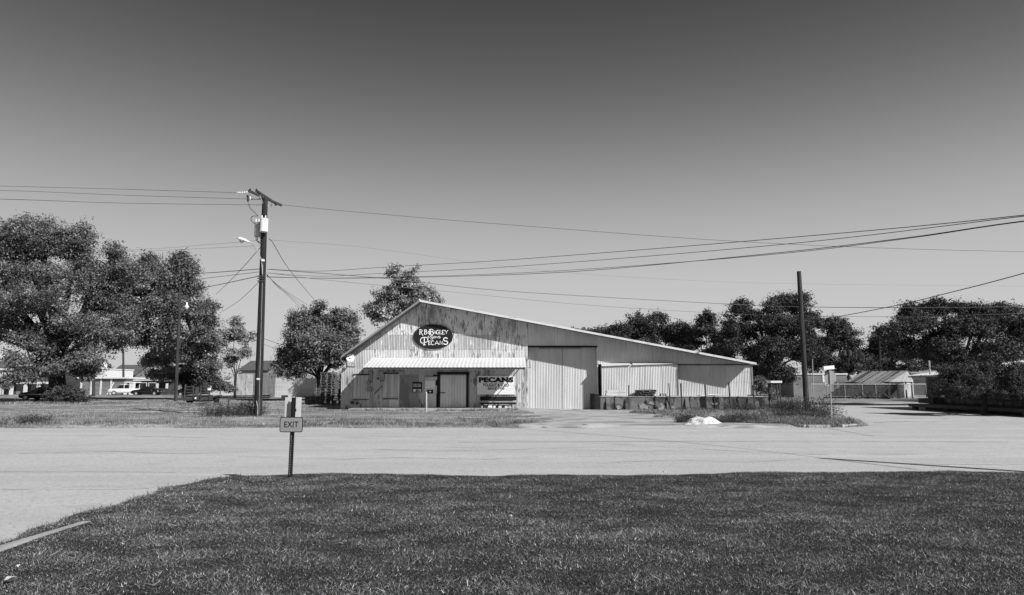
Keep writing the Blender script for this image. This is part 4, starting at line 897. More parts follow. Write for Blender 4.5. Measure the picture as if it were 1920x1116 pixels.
wire([(505, 512, UY), (620, 526, 45), (860, 549, 57), (1100, 572, 60), (1360, 588, 62), (1510, 592.5, 57), (1720, 594, 50), (1880, 589, 45), (2400, 575, 40)], .014, "lower of two low cables passing behind the bare pole", m_wire_bright)
wire([(1506, 598, RY_ - .1), (1560, 595.5, 42), (1680, 573, 36), (1760, 554, 32), (1920, 512.5, 26), (2300, 400, 18)], .020, "thick cable climbing right from the bare pole")
wire([(505, 450, UY), (700, 466, 50), (960, 501, 62), (1200, 521, 70), (1480, 532, 78), (1920, 537, 84)], .007, "faint far wire behind the high lines to the right", m_wire_pale)
wire([(480, 451, UY), (400, 458, 43), (260, 468, 52), (0, 480, 66)], .008, "faint upper far wire left of the street light", m_wire_pale)
wire([(480, 461, UY), (400, 465, 43), (260, 471, 52), (0, 478, 66)], .008, "faint lower far wire left of the street light", m_wire_pale)
wire([(492, 504, UY), (386, 512, 41), (300, 515, 43), (0, 524, 48), (-300, 524, 52)], .02, "upper black cable running left from the big pole")
wire([(490, 509.5, UY), (400, 520, 41), (300, 530, 43), (0, 540, 48), (-300, 540, 52)], .014, "thin middle cable running left from the big pole")
wire([(489, 518, UY), (480, 519, 39), (395, 537, 45), (340, 547, 50), (250, 556, 58)], .022, "lower black cable running left into the trees")
wire([(491, 461, UY), (455, 502, 44), (430, 528, 52), (405, 552, 63)], .018, "black service wire falling left from below the transformers")
wire([(486, 528, UY), (462, 552, 46), (440, 570, 55), (412, 587, 70)], .015, "thin service wire falling left into the second tree")
wire([(505, 448, UY), (512, 456, 39.5), (535, 495, 46), (562, 530, 56), (592, 565, 72)], .018, "black service wire falling right toward the round tree")
for i, (dx, dy, lab) in enumerate(((0, 0, "left"), (5, -4, "middle"), (9, -10, "right"))):
    wire([(500, 514 + i, UY), (520, 537 - i * 1.5, 44), (542, 556 - i * 3, 52), (568 + dx, 582 + dy, 70)], .012, lab + "most of three drop wires falling toward the round tree" if lab != "middle" else "middle one of three drop wires falling toward the round tree")
wire([(380, 590, 74), (440, 610, 68), (500, 637, 60), (560, 653, 54), (643, 666, FY - .2)], .016, "upper service wire reaching the warehouse's left eave")
wire([(380, 600, 74), (440, 620, 68), (500, 648, 60), (560, 660, 54), (646, 670, FY - .2)], .012, "lower service wire reaching the warehouse's left eave")

# ------------------------------------------------------------------ street corner sign (its back is turned to us)
b = G(1559, 791, .05); SY = b.y; tp = P(1556, 697, SY)
ss = thing("stop_sign", (b.x, SY, 0), "stop sign seen from behind with street name plates on its post", "sign")
MB().tube([(P(1558.5, 780, SY).x, SY, -.2), (tp.x, SY, tp.z)], .03, 8).build("post", m_metal, ss)
oc = P(1556.5, 708, SY + .045); r_ = .345
oct_ = [(oc.x + r_ * .86 * math.cos(R(22.5 + 45 * i)), oc.z + r_ * math.sin(R(22.5 + 45 * i))) for i in range(8)]
MB().prism(oct_, (SY + .035, SY + .04), pr).build("octagon", m_tin_dark, ss)
p = P(1555, 690, SY); MB().bar(p + Vector((-.26, 0, -.01)), p + Vector((.26, .06, .035)), .02, .17).build("name_plate", m_white, ss)
p = P(1555, 696, SY); MB().bar(p + Vector((-.15, -.3, 0)), p + Vector((.15, .3, 0)), .02, .15).build("name_plate", m_trim_grey, ss)

# ------------------------------------------------------------------ cars
def car(name, label, loc, rz, body, cabin, L, Wd, wheel_x, wr, paint, cat="car", bed=None):
    t = thing(name, (0, 0, 0), label, cat); fn = lambda u, v, w: Vector((u, w, v))
    MB().prism(body, (-Wd / 2, Wd / 2), fn).build("body", paint, t, bevel=.06, smooth=True)
    m2 = MB(); n = len(cabin); wi = Wd / 2 - .06; zt_ = max(v for u, v in cabin)
    vs = [Vector((u, s * (wi if v < zt_ - .05 else wi - .17), v)) for s in (-1, 1) for u, v in cabin]
    cb = m2.add(vs, [tuple(range(n - 1, -1, -1)), tuple(range(n, 2 * n))] + [(i, (i + 1) % n, n + (i + 1) % n, n + i) for i in range(n)]).build("window", m_glass, t, bevel=.03)
    tops = sorted([c for c in cabin if c[1] > zt_ - .05]); MB().bx(tops[0][0] - .08, tops[-1][0] + .08, -wi + .12, wi - .12, zt_ - .02, zt_ + .035).build("roof", paint, t, bevel=.02)
    for u in ((tops[0][0] + tops[-1][0]) / 2,):
        for s in (-1, 1): MB().bar((u, s * (wi + .01), cabin[0][1]), (u, s * (wi - .16), zt_), .07, .03).build("door_pillar", paint, t)
    for u in wheel_x:
        for s in (-1, 1):
            y = s * (Wd / 2 - .09); w = MB().lathe((u, y, wr), [(wr * .62, -.1), (wr * .95, -.11), (wr, -.06), (wr, .06), (wr * .95, .11), (wr * .62, .1)], 20, 'y').build("wheel", m_tyre, t)
            MB().lathe((u, y, wr), [(wr * .60, -.105), (wr * .5, -.085), (wr * .15, -.1), (.01, -.1), (.01, .1), (wr * .15, .1), (wr * .5, .085), (wr * .60, .105)], 12, 'y').build("rim", m_metal, w)
    ends = max(u for u, v in body), min(u for u, v in body)
    for e, nm, mm in ((ends[0], "headlight", m_metal), (ends[1], "tail_light", m_trim_grey)):
        for s in (-1, 1): MB().bx(e - .12, e + .005, s * (Wd / 2 - .28) - .14, s * (Wd / 2 - .28) + .14, .60, .72).build(nm, mm, t, bevel=.02)
    if bed: MB().bx(*bed).build("bed_rail", paint, t)
    for s in (-1, 1): MB().bx(tops[0][0] - .1, tops[0][0] + .05, s * (Wd / 2 + .005) - .015, s * (Wd / 2 + .005) + .015, .84, .87).build("door_handle", m_metal, t)
    t.location = loc; t.rotation_euler = (0, 0, rz); return t
SEDAN = ([(-2.25, .35), (-2.3, .62), (-2.2, .95), (-1.6, 1.0), (1.0, .98), (1.9, .86), (2.25, .68), (2.28, .35), (1.9, .24), (-1.9, .24)], [(-1.65, .98), (-.95, 1.42), (.25, 1.44), (1.05, .97)])
p = P(78, 750, 76); car("parked_car", "black sedan parked behind the trunk of the largest tree", (p.x + .2, 76, .06), R(176), *SEDAN, 4.5, 1.8, (-1.4, 1.4), .34, m_carblack)
p = P(276, 739, 114); car("parked_car", "black sedan parked before the low grey building", (p.x, 114, .05), R(-172), *SEDAN, 4.5, 1.8, (-1.4, 1.4), .32, m_carblack)
p = P(360, 738, 104); car("parked_car", "dark car half hidden behind the flatbed trailer", (p.x, 104, .05), R(10), *SEDAN, 4.5, 1.8, (-1.4, 1.4), .32, m_carblack)
PICK = ([(-2.6, .5), (-2.6, 1.08), (-.5, 1.10), (1.2, 1.10), (2.3, 1.02), (2.55, .85), (2.55, .45), (2.2, .35), (-2.3, .38)], [(-.55, 1.08), (-.4, 1.72), (.75, 1.74), (1.35, 1.08)])
p = P(234, 738, 116); car("pickup_truck", "white pickup truck parked before the low grey building", (p.x, 116, .05), R(-150), *PICK, 5.2, 1.9, (-1.55, 1.6), .38, m_carwhite, "pickup truck")

# ------------------------------------------------------------------ flatbed trailer
p = P(378, 756, 61); tr = thing("flatbed_trailer", (0, 0, 0), "flatbed trailer with raised ramps parked in the dry grass", "trailer")
for i in range(9): MB().bx(-1.2, 1.2, -2.2 + i * .62, -1.62 + i * .62, .78, .83).build("deck_plank", m_plywood, tr)
for s in (-1, 1): MB().bx(s * 1.15 - .05, s * 1.15 + .05, -2.3, 3.4, .62, .775).build("frame_rail", m_rust, tr)
for yv in (-2.25, .6, 3.35): MB().bx(-1.09, 1.09, yv - .05, yv + .05, .62, .77).build("cross_member", m_rust, tr)
MB().bx(-.95, .95, -1.9, 2.6, .28, .60).build("underbody", m_rust, tr)
MB().bx(-1.25, 1.25, -2.36, -2.31, .40, .86).build("tail_board", m_rust, tr)
for s in (-1, 1):
    for yv in (.4, 1.3):
        w = MB().lathe((s * 1.1, yv, .34), [(.2, -.12), (.33, -.12), (.34, -.08), (.34, .08), (.33, .12), (.2, .12)], 18, 'x').build("wheel", m_tyre, tr); MB().lathe((s * 1.1, yv, .34), [(.2, -.11), (.05, -.10), (.05, .10), (.2, .11)], 12, 'x').build("rim", m_trim_grey, w)
    MB().bx(s * 1.1 - .2, s * 1.1 + .2, -.05, 1.75, .72, .76).build("mudguard", m_rust, tr)
    r = MB()
    for xo in (-.38, .38): r.bar((s * .62 + xo, -2.35, .35), (s * .62 + xo * .8, -2.6, 1.65), .12, .07)
    rp = r.build("ramp", m_rust, tr)
    for k in range(5): MB().bar((s * .62 - .36, -2.38 - .05 * k, .55 + .25 * k), (s * .62 + .36, -2.38 - .05 * k, .55 + .25 * k), .05, .05).build("rung", m_rust, rp)
MB().bx(-.12, .12, -2.62, -2.4, .4, 1.5).build("jack_post", m_rust, tr); MB().bx(-.14, .0, -2.66, -2.62, .52, .66).build("number_plate", m_white, tr)
MB().bx(-.2, .2, -2.3, 4.6, .45, .6).build("tongue", m_rust, tr); MB().bx(.85, 1.1, -2.7, -2.62, 1.25, 1.45).build("tail_light", m_white, tr)
tr.location = (p.x, 61, .05); tr.rotation_euler = (0, 0, R(15))

# ------------------------------------------------------------------ pallets left of the warehouse
pg = "pallets stacked left of the warehouse"
def stack(px, Y, n, rz, who, mat=None):
    x = P(px, 745, Y).x; base = None
    for i in range(n):
        lab = "%s shade-darkened pallet up from the ground in the %s" % (ORD[i], who); loc = (x + random.uniform(-.05, .05), Y + random.uniform(-.04, .04), .06 + i * .139); r_z = R(rz + random.uniform(-4, 4))
        if PAL0[0] is None: PAL0[0] = pallet("pallet", lab, loc, r_z, 0, m_pallet, pg, 1.2, 1.1)
        else:
            q = copy_tree(PAL0[0], None, lab); q.location = loc; q.rotation_euler = (random.uniform(-.01, .01), random.uniform(-.01, .01), r_z)
PAL0 = [None]; ORD = "first second third fourth fifth sixth seventh eighth ninth tenth eleventh twelfth thirteenth fourteenth fifteenth sixteenth seventeenth eighteenth nineteenth twentieth".split()
stack(636, 57.5, 19, 4, "tall stack against the warehouse"); stack(616, 60, 20, -3, "second tall stack behind the warehouse corner"); stack(602, 63, 10, 12, "middle low stack under the round tree"); stack(588, 61.5, 5, -14, "lowest stack under the round tree")

# ------------------------------------------------------------------ buildings, left background
def frame_build(t, name, x0, x1, y0, y1, z0, z1, mat): return MB().bx(x0, x1, y0, y1, z0, z1).build(name, mat, t)
def win(t, x0, x1, z0, z1, y, mat=None, cross=True, fr=m_trim, f=.10):
    w = MB().bx(x0 + .01, x1 - .01, y - .03, y + .02, z0, z1).build("window", mat or m_glass, t)
    for a, b_, c_, d in ((x0 - f, x0, z0 - f, z1 + f), (x1, x1 + f, z0 - f, z1 + f), (x0, x1, z1, z1 + f), (x0, x1, z0 - f, z0)): MB().bx(a, b_, y - .07, y + .02, c_, d).build("frame", fr, w)
    if cross: MB().bx(x0, x1, y - .05, y - .031, (z0 + z1) / 2 - .04, (z0 + z1) / 2 + .04).build("glazing_bar", fr, w)
    return w
def X(px, Y): return P(px, 730, Y).x
def Zp(py, Y): return P(0, py, Y).z
def block(name, label, px0, px1, pyt, Y, depth, mat, parapet=m_trim, cat="building", over=.12):
    x0, x1, z1 = X(px0, Y), X(px1, Y), Zp(pyt, Y)
    t = thing(name, ((x0 + x1) / 2, Y, 0), label, cat); MB().bx(x0, x1, Y, Y + depth, -.2, z1).build("wall", mat, t)
    MB().bx(x0 - over, x1 + over, Y - over, Y + depth + over, z1 + .003, z1 + .22).build("roof", parapet, t); return t, x0, x1, z1
def gable(name, label, px0, px1, pye, pyr, Y, depth, wmat, rmat, cat="house", along='x', over=.4):
    x0, x1, ze, zr = X(px0, Y), X(px1, Y), Zp(pye, Y), Zp(pyr, Y)
    t = thing(name, ((x0 + x1) / 2, Y, 0), label, cat)
    if along == 'x':
        MB().prism([(Y, -.2), (Y + depth, -.2), (Y + depth, ze), (Y + depth / 2, zr - .15), (Y, ze)], (x0, x1), lambda u, v, w: Vector((w, u, v))).build("wall", wmat, t)
        for a, b_ in ((Y - over, Y + depth / 2), (Y + depth + over, Y + depth / 2)):
            k = (zr - ze) / (depth / 2); za = ze - k * over
            MB().add([(x0 - over, a, za), (x1 + over, a, za), (x1 + over, b_, zr), (x0 - over, b_, zr), (x0 - over, a, za + .12), (x1 + over, a, za + .12), (x1 + over, b_, zr + .12), (x0 - over, b_, zr + .12)], [(0, 1, 2, 3), (4, 7, 6, 5), (0, 4, 5, 1), (1, 5, 6, 2), (2, 6, 7, 3), (3, 7, 4, 0)]).build("roof", rmat, t)
    else:
        xm_ = (x0 + x1) / 2
        MB().prism([(x0, -.2), (x1, -.2), (x1, ze), (xm_, zr - .15), (x0, ze)], (Y, Y + depth), lambda u, v, w: Vector((u, w, v))).build("wall", wmat, t)
        for a, b_ in ((x0 - over, xm_), (x1 + over, xm_)):
            k = (zr - ze) / ((x1 - x0) / 2); za = ze - k * over
            MB().add([(a, Y - over, za), (a, Y + depth + over, za), (b_, Y + depth + over, zr), (b_, Y - over, zr), (a, Y - over, za + .12), (a, Y + depth + over, za + .12), (b_, Y + depth + over, zr + .12), (b_, Y - over, zr + .12)], [(0, 1, 2, 3), (4, 7, 6, 5), (0, 4, 5, 1), (1, 5, 6, 2), (2, 6, 7, 3), (3, 7, 4, 0)]).build("roof", rmat, t)
    return t, x0, x1, ze, zr
Y = 122
t, x0, x1, ze, zr = gable("house", "two storey white house with shingle roof at the far left", -70, 26, 689, 677, Y, 9, m_siding, m_shingle)
for px in (4.3, 16.2):
    for pa, pb in ((693, 706),): win(t, X(px - 1.7, Y), X(px + 1.7, Y), Zp(pb, Y), Zp(pa, Y), Y)
win(t, X(-14, Y), X(-10, Y), Zp(706, Y), Zp(693, Y), Y); MB().bx(x0 - .4, x1 + .4, Y - .5, Y - .38, ze - .45, ze - .15).build("fascia", m_trim, t)
MB().bx(X(6, Y), X(26, Y), Y - .06, Y - .02, 0.0, 1.2).build("porch_skirt", m_dark_wall, t)
for px in (-4, 8, 25): MB().bx(X(px, Y) - .12, X(px, Y) + .12, Y - .3, Y - .08, 0, 2.9).build("porch_post", m_trim, t)
# white curved tin roof behind the house
Y = 150; xa, xb, zb, zt = X(-60, Y), X(33, Y), Zp(684, Y), Zp(664, Y)
t = thing("barrel_roof_hall", ((xa + xb) / 2, Y, 0), "hall with white rounded tin roof rising behind the white house", "building")
MB().bx(xa, xb, Y, Y + 14, -.2, zb).build("wall", m_siding, t)
arcp = [(xa + (xb - xa) * i / 16, zb + (zt - zb) * math.sin(math.pi * min(1, .12 + i / 16 * .88)) ** .5) for i in range(17)]
MB().prism([(xa, zb)] + arcp + [(xb, zb)], (Y - .4, Y + 14), pr).build("roof", m_white_tin, t)
Y = 118
t, x0, x1, z1 = block("garage", "dark grey garage with white trimmed door bays behind the largest tree", 25, 97, 686, Y, 12, m_dark_wall, m_trim)
MB().bx(x0 - .05, x1 + .05, Y - 1.2, Y - .02, Zp(720, Y), Zp(716, Y)).build("awning", m_trim, t)
for px in (28.5, 54.5, 79): MB().bx(X(px, Y) - .22, X(px, Y) + .22, Y - 1.1, Y - .7, 0, Zp(720, Y)).build("post", m_trim, t)
for pa, pb in ((31, 53), (58, 77)): MB().bx(X(pa, Y), X(pb, Y), Y - .06, Y - .01, 0, Zp(721, Y)).build("garage_door", m_mid_wall, t)
MB().bx(X(82, Y), X(95, Y), Y - .06, Y - .01, 0, Zp(721, Y)).build("garage_door", m_mid_wall, t)
Y = 135
t, x0, x1, z1 = block("white_block", "white flat roofed block rising behind the low grey building", 133, 195, 693, Y, 10, m_white_tin, m_trim)
MB().bx(X(146, Y), X(163.5, Y), Y + .5, Y + 6, z1 + .23, Zp(675, Y)).build("penthouse", m_white_tin, t)
MB().bx(X(150, Y), X(153, Y), Y - .04, Y - .01, Zp(707, Y), Zp(703, Y)).build("vent", m_trim_grey, t)
Y = 120
t, x0, x1, z1 = block("storage_building", "low grey storage building with white uprights behind the pickup truck", 151, 236, 710, Y, 10, m_mid_wall, m_white_tin, over=.5)
for px in (152, 171, 189, 208): MB().bx(X(px, Y) - .14, X(px, Y) + .14, Y - .12, Y - .01, 0, z1).build("upright", m_trim, t)
MB().bar((X(206, Y), Y - .8, .1), (X(214, Y), Y - .2, Zp(717, Y)), .12, .12).build("leaning_board", m_trim, t); MB().bx(x0, x1, Y - .05, Y - .012, .85, .95).build("rail", m_trim_grey, t)
t, x0, x1, z1 = block("shop_building", "low dark shop with white roof edge behind the black sedan", 236.5, 302, 714, Y + 2, 9, m_dark_wall, m_trim, over=.3)
MB().bx(X(236, Y), X(253, Y), Y - .6, Y + 1.9, Zp(718, Y), Zp(716, Y)).build("door_hood", m_white, t)
for px in (237, 247, 252): MB().bx(X(px, Y) - .2, X(px, Y) + .2, Y - .5, Y - .1, 0, Zp(718, Y)).build("pillar", m_white, t)
MB().bx(X(241, Y), X(246, Y), Y + 1.93, Y + 1.98, 0, 2.1).build("door", m_dark, t)
for pa, pb in ((262, 274), (279, 291)): win(t, X(pa, Y + 2), X(pb, Y + 2), 1.0, 2.1, Y + 2, cross=False)
t, x0, x1, z1 = block("service_bay", "flat canopied service bay left of the yard light pole", 303, 345, 711, Y + 1, 8, m_dark_wall, m_mid_wall)
MB().bx(X(308, Y), X(320, Y), Y - .3, Y + .9, Zp(715, Y), Zp(697, Y)).build("sign_box", m_mid_wall, t); MB().bx(X(306, Y), X(321, Y), Y - .4, Y + .9, Zp(697, Y) + .003, Zp(695, Y)).build("sign_cap", m_trim, t)
for px in (297, 315): MB().bx(X(px, Y) - .15, X(px, Y) + .15, Y - .6, Y - .3, 0, Zp(719, Y)).build("bay_post", m_trim, t)
for pa, pb in ((322, 330), (334, 342)): MB().bx(X(pa, Y), X(pb, Y), Y + .93, Y + .98, 0, Zp(718, Y)).build("bay_door", m_mid_wall, t)
p = P(307, 737, 118); tag(MB().bx(p.x - .9, p.x + .9, 117.4, 118.6, 0, 1.15).build("dumpster", m_dark_wall, origin=(p.x, 118, 0), bevel=.06), "dark waste container right of the black sedan", "container")
gable("house", "dim hip roofed house showing behind the white block", 205, 250, 702, 684, 165, 10, m_mid_wall, m_shingle, over=.5)
Y = 108
t, x0, x1, z1 = block("white_shed", "low white shed behind the small slender tree", 330, 436, 716, Y, 7, m_siding, m_trim, cat="shed")
MB().bx(X(332, Y), X(341, Y), Y - .05, Y - .01, 0, 2.1).build("door", m_trim_grey, t)
# board and tin fences between the trees and the warehouse
Y = 92
t = thing("tin_fence", (X(478, Y), Y, 0), "white ribbed tin fence behind the big pole", "fence")
k = 0; px = 434
while px < 512:
    x0, x1 = X(px, Y), X(px + 4.4, Y); zt = Zp(701 + (px - 434) * .02, Y)
    sheet(t, x0, x1 + .01, 0, zt, Y + .02 * (k % 2), m_tin_low if px < 470 else m_mid_wall, pitch=.16, amp=.03, name="fence_panel"); px += 4.4; k += 1
t = thing("picket_fence", (X(558, Y), Y + 2, 0), "tall white board fence dappled with shade behind the round tree", "fence"); px = 516
while px < 592:
    MB().bx(X(px, Y + 2), X(px + 2.6, Y + 2), Y + 2, Y + 2.04, -.1, Zp(709, Y) + random.uniform(-.06, .06)).build("picket", m_siding, t); px += 2.85
for z in (.5, 1.9): MB().bx(X(515, Y + 2), X(593, Y + 2), Y + 2.045, Y + 2.1, z, z + .1).build("rail", m_plank, t)
gable("house", "shingle roofed house behind the white tin fence", 452, 500, 693, 676, 112, 9, m_mid_wall, m_shingle)
p = P(534, 738, 78); tag(MB().lathe((p.x, 78, 0), [(.33, 0), (.36, .05), (.36, .55), (.38, .58), (.34, .6)], 16).build("planter_tub", m_plywood, origin=(p.x, 78, 0)), "pale round tub standing before the white board fence", "tub")
p = P(436, 738, 80)
lg = thing("low_wall", (p.x, 80, 0), "low dark rail and log pile left of the big pole", "wall")
for i in range(3): MB().tube([(p.x - 2.0, 80 + .2 * (i % 2), .1 + .17 * i), (p.x + 4.2, 80.4 + .15 * (i % 2), .12 + .2 * i)], .07, 8).build("log", m_plank_dk, lg)

# ------------------------------------------------------------------ right background
Y = 100
t, x0, x1, z1 = block("flat_building", "white flat roofed building behind the chain link fence", 1488, 1589, 703, Y, 10, m_mid_wall, m_trim)
MB().bx(X(1543, Y), X(1547, Y), Y - .07, Y - .01, Zp(717, Y), z1).build("pilaster", m_white, t)
for pa, pb in ((1548, 1553),): win(t, X(pa, Y), X(pb, Y), Zp(723, Y), Zp(719, Y), Y, cross=False)
for pa, pb in ((1565, 1570), (1575, 1584)): MB().bx(X(pa, Y), X(pb, Y), Y - .06, Y - .01, .1, Zp(717, Y)).build("door", m_dark_wall, t)
sA, sB, sD, sC, sE = P(1586, 717.5, 95), P(1665, 719, 92), P(1618, 697.5, 105), P(1702, 696.5, 102), P(1712, 713, 108)
sh = thing("tin_shed", ((sA.x + sB.x) / 2, 95, 0), "shed with streaked rusty tin roof behind the chain link fence", "shed")
gz = lambda p: Vector((p.x, p.y, -.1))
MB().add([gz(sA), gz(sB), sB, sA], [(0, 1, 2, 3)]).build("front_wall", m_dark_wall, sh)
MB().add([gz(sB), gz(sE), sE, sC, sB], [(0, 1, 2, 3, 4)]).build("end_wall", m_tin_low, sh)
npan = 22; un = Vector((0, 0, .04))
for i in range(npan):
    f0, f1 = i / npan, (i + 1.02) / npan; mm = random.choice([m_dark_wall, m_tin_dark, m_dark_wall, m_grey_wall, m_tin_dark]) if i not in (9, 12, 13, 17) else m_mid_wall
    e0, e1, r0_, r1_ = sA.lerp(sB, f0), sA.lerp(sB, f1), sD.lerp(sC, f0), sD.lerp(sC, f1); e0 = e0 + (e0 - r0_) * .05; e1 = e1 + (e1 - r1_) * .05; w1 = un * (1.5 + (i % 2) * .5)
    if i in (12, 17): r0_, r1_ = e0.lerp(r0_, .55), e1.lerp(r1_, .55)
    MB().add([e0, e1, r1_, r0_, e0 + w1, e1 + w1, r1_ + w1, r0_ + w1], [(0, 3, 2, 1), (4, 5, 6, 7), (0, 1, 5, 4), (1, 2, 6, 5), (2, 3, 7, 6), (3, 0, 4, 7)]).build("roof_sheet", mm, sh)
MB().add([sA, sB, sC, sD], [(0, 1, 2, 3)]).build("roof_deck", m_dark_wall, sh)
sF = sE + (sD - sC); MB().add([sD, sC, sE, sF], [(0, 1, 2, 3)]).build("rear_slope", m_tin_dark, sh)
MB().bar(sD + un * 2, sC + un * 2, .25, .1).build("ridge_cap", m_tin_dark, sh)
t = thing("lean_to", (X(1690, 88.9), 89, 0), "dark open lean to behind the chain link fence", "shed")
Y3 = 91.2
MB().bx(X(1668, Y3), X(1712, Y3), Y3, Y3 + 2.2, Zp(718, Y3), Zp(716, Y3)).build("roof", m_rust, t); MB().bx(X(1668, Y3), X(1712, Y3), Y3 + 2.05, Y3 + 2.15, 0, Zp(718, Y3)).build("rear_wall", m_dark_wall, t)
for px in (1669, 1684, 1700, 1711): MB().bx(X(px, Y3) - .08, X(px, Y3) + .08, Y3 + .05, Y3 + .2, 0, Zp(718, Y3)).build("post", m_pole_grey, t)
MB().bx(X(1695, Y3), X(1704, Y3), Y3 - .06, Y3 - .02, Zp(731, Y3), Zp(720, Y3)).build("notice", m_siding, t)
gable("house", "dark roofed house rising behind the pale gabled shed", 1712, 1765, 700, 688, 124, 10, m_dark_wall, m_tin_dark)
# chain link fence
Y = 90; fx0, fx1 = X(1521, Y), X(1737, Y); fz = Zp(720.5, Y)
cf = thing("chain_link_fence", ((fx0 + fx1) / 2, Y, 0), "chain link fence with steel rail crossing before the sheds", "fence")
MB().tube([(fx0, Y, fz), (fx1, Y, fz)], .05, 6).build("top_rail", m_metal, cf); MB().tube([(fx0, Y, .25), (fx1, Y, .25)], .018, 5).build("tension_wire", m_metal, cf)
for px in (1521, 1551, 1584, 1617, 1642, 1686, 1710, 1736): MB().tube([(X(px, Y), Y, -.2), (X(px, Y), Y, fz + .06)], .045, 6).build("post", m_metal, cf)
xw = fx0
while xw < fx1 - .9:
    w_ = MB()
    for k in range(6):
        for s in (1, -1):
            a = Vector((xw + k * .15 + (.0 if s > 0 else .9), Y + .03, .27)); b_ = a + Vector((s * .9, 0, fz - .3)); w_.add([a - Vector((.006, 0, 0)), a + Vector((.006, 0, 0)), b_ + Vector((.006, 0, 0)), b_ - Vector((.006, 0, 0))], [(0, 1, 2, 3)])
    tag(w_.build("wire_mesh", m_metal, cf), kind="stuff"); xw += .9
# low white rail left of it
Y = 105; t = thing("white_rail_fence", (X(1478, Y), Y, 0), "low white rail fence seen past the dock stand", "fence")
for z in (.5, 1.0): MB().bx(X(1424, Y), X(1500, Y), Y, Y + .08, z, z + .16).build("rail", m_white, t)
for px in (1426, 1444, 1462, 1480, 1498): MB().bx(X(px, Y) - .08, X(px, Y) + .08, Y + .085, Y + .2, 0, 1.3).build("post", m_white, t)
# junk piles along the fence
for i, (px, w_, h_, lab) in enumerate(((1608, .7, .5, "dark low scrap heap before the tin shed, leftmost"), (1626, 1.0, .9, "tangled scrap heap before the tin shed, in the middle"), (1668, .8, .7, "scrap heap by the lean to, rightmost"))):
    x = X(px, 88); mb = MB()
    for k in range(22): a = Vector((x + random.gauss(0, w_ * .5), 88 + random.gauss(0, .3), random.uniform(0, h_ * .4))); mb.bar(a, a + Vector((random.gauss(0, .5), random.gauss(0, .2), random.uniform(0, h_))), random.uniform(.04, .2), .06)
    tag(tag(mb.build("scrap_heap", m_plank_dk if i != 1 else m_rust, origin=(x, 88, 0)), kind="stuff"), lab, "scrap", "scrap heaps along the fence")

# stone building on the right, its wall turned from the sun
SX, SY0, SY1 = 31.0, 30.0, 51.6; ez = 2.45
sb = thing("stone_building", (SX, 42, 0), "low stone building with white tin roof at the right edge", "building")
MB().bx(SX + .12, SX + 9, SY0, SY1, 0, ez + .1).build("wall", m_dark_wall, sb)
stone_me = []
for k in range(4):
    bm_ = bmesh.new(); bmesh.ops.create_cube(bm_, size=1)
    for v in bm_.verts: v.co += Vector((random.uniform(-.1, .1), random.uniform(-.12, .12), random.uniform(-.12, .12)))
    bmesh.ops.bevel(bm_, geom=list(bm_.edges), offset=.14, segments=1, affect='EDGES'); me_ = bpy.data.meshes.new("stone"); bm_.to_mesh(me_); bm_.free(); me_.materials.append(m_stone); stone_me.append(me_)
wp = [c for c in sb.children][0]; cnt = 0; z = .45
while z < 2.25:
    hgt_ = random.uniform(.24, .36); y = SY1
    while y > 40.2:
        l_ = random.uniform(.3, .7)
        if not (46.8 < y < 48.6 and .9 < z < 2.1):
            o = bpy.data.objects.new("stone", random.choice(stone_me)); C.objects.link(o); o.parent = wp; o.location = (SX + .1 - ORG[wp.name].x, y - l_ / 2 - ORG[wp.name].y, z + hgt_ / 2); o.scale = (.2, l_ - .02, hgt_ - .02); cnt += 1
        y -= l_
    z += hgt_
for (x_, ya, yb) in ((SX + .12, 0, 0),):
    xx_ = SX + .1
    while xx_ < SX + 1.2: 
        xx_ += .5
MB().bx(SX - .01, SX + .11, 47.0, 48.4, 1.05, 1.95).build("window", m_glass, sb)
for a, b_, c_, d in ((46.9, 47.0, .95, 2.05), (48.4, 48.5, .95, 2.05), (47.65, 47.75, 1.05, 1.95), (47.0, 48.4, 1.95, 2.05)): MB().bx(SX - .04, SX + .1, a, b_, c_, d).build("window_frame", m_trim_grey, sb)
MB().bx(SX - .12, SX - .01, 49.2, 49.7, .9, 1.9).build("meter_box", m_metal, sb); MB().bx(SX - .8, SX - .05, 49.5, 51.3, .42, .78).build("step", m_dark_wall, sb)
y = SY0; k = 0; rise = .35
while y < SY1 + .5:
    vs = []; n = 8
    for i in range(n + 1):
        yy_ = y + .92 * i / n; dz = .018 * math.cos(i / n * 2 * math.pi * 4); vs += [(SX - .75, yy_, ez + dz), (SX + 9.3, yy_, ez + 10 * .13 + dz)]
    MB().add(vs, [(2 * i, 2 * i + 1, 2 * i + 3, 2 * i + 2) for i in range(n)]).build("roof_sheet", m_white_tin, sb); y += .91
MB().bx(SX - .74, SX - .70, SY0, SY1 + .9, ez - .14, ez - .03).build("fascia", m_trim_grey, sb)
v = P(1739, 703, 50.5); MB().tube([(v.x + .2, 50.5, ez), (v.x + .2, 50.5, P(0, 676, 50.5).z)], .06, 8).build("vent_pipe", m_metal, sb)
ds = thing("concrete_ledge", (28.6, 44, 0), "long dark concrete ledge along the stone building", "ledge")
MB().bx(28.35, 30.9, 24, 49.4, .22, .42).build("slab", m_dark_wall, ds)
for yv in (49.1, 45.5, 42, 38.5, 35): MB().bx(28.5, 28.8, yv - .15, yv + .15, -.05, .22).build("pier", m_dark_wall, ds)
MB().bx(29.3, 31.0, 24, 49, -.05, .215).build("fill", m_dark_wall, ds)
Yc = 70; hx0 = X(1868, Yc)
hb = thing("tin_hall", (hx0 + 8, Yc, 0), "tall grey ribbed tin hall rising behind the stone building", "building")
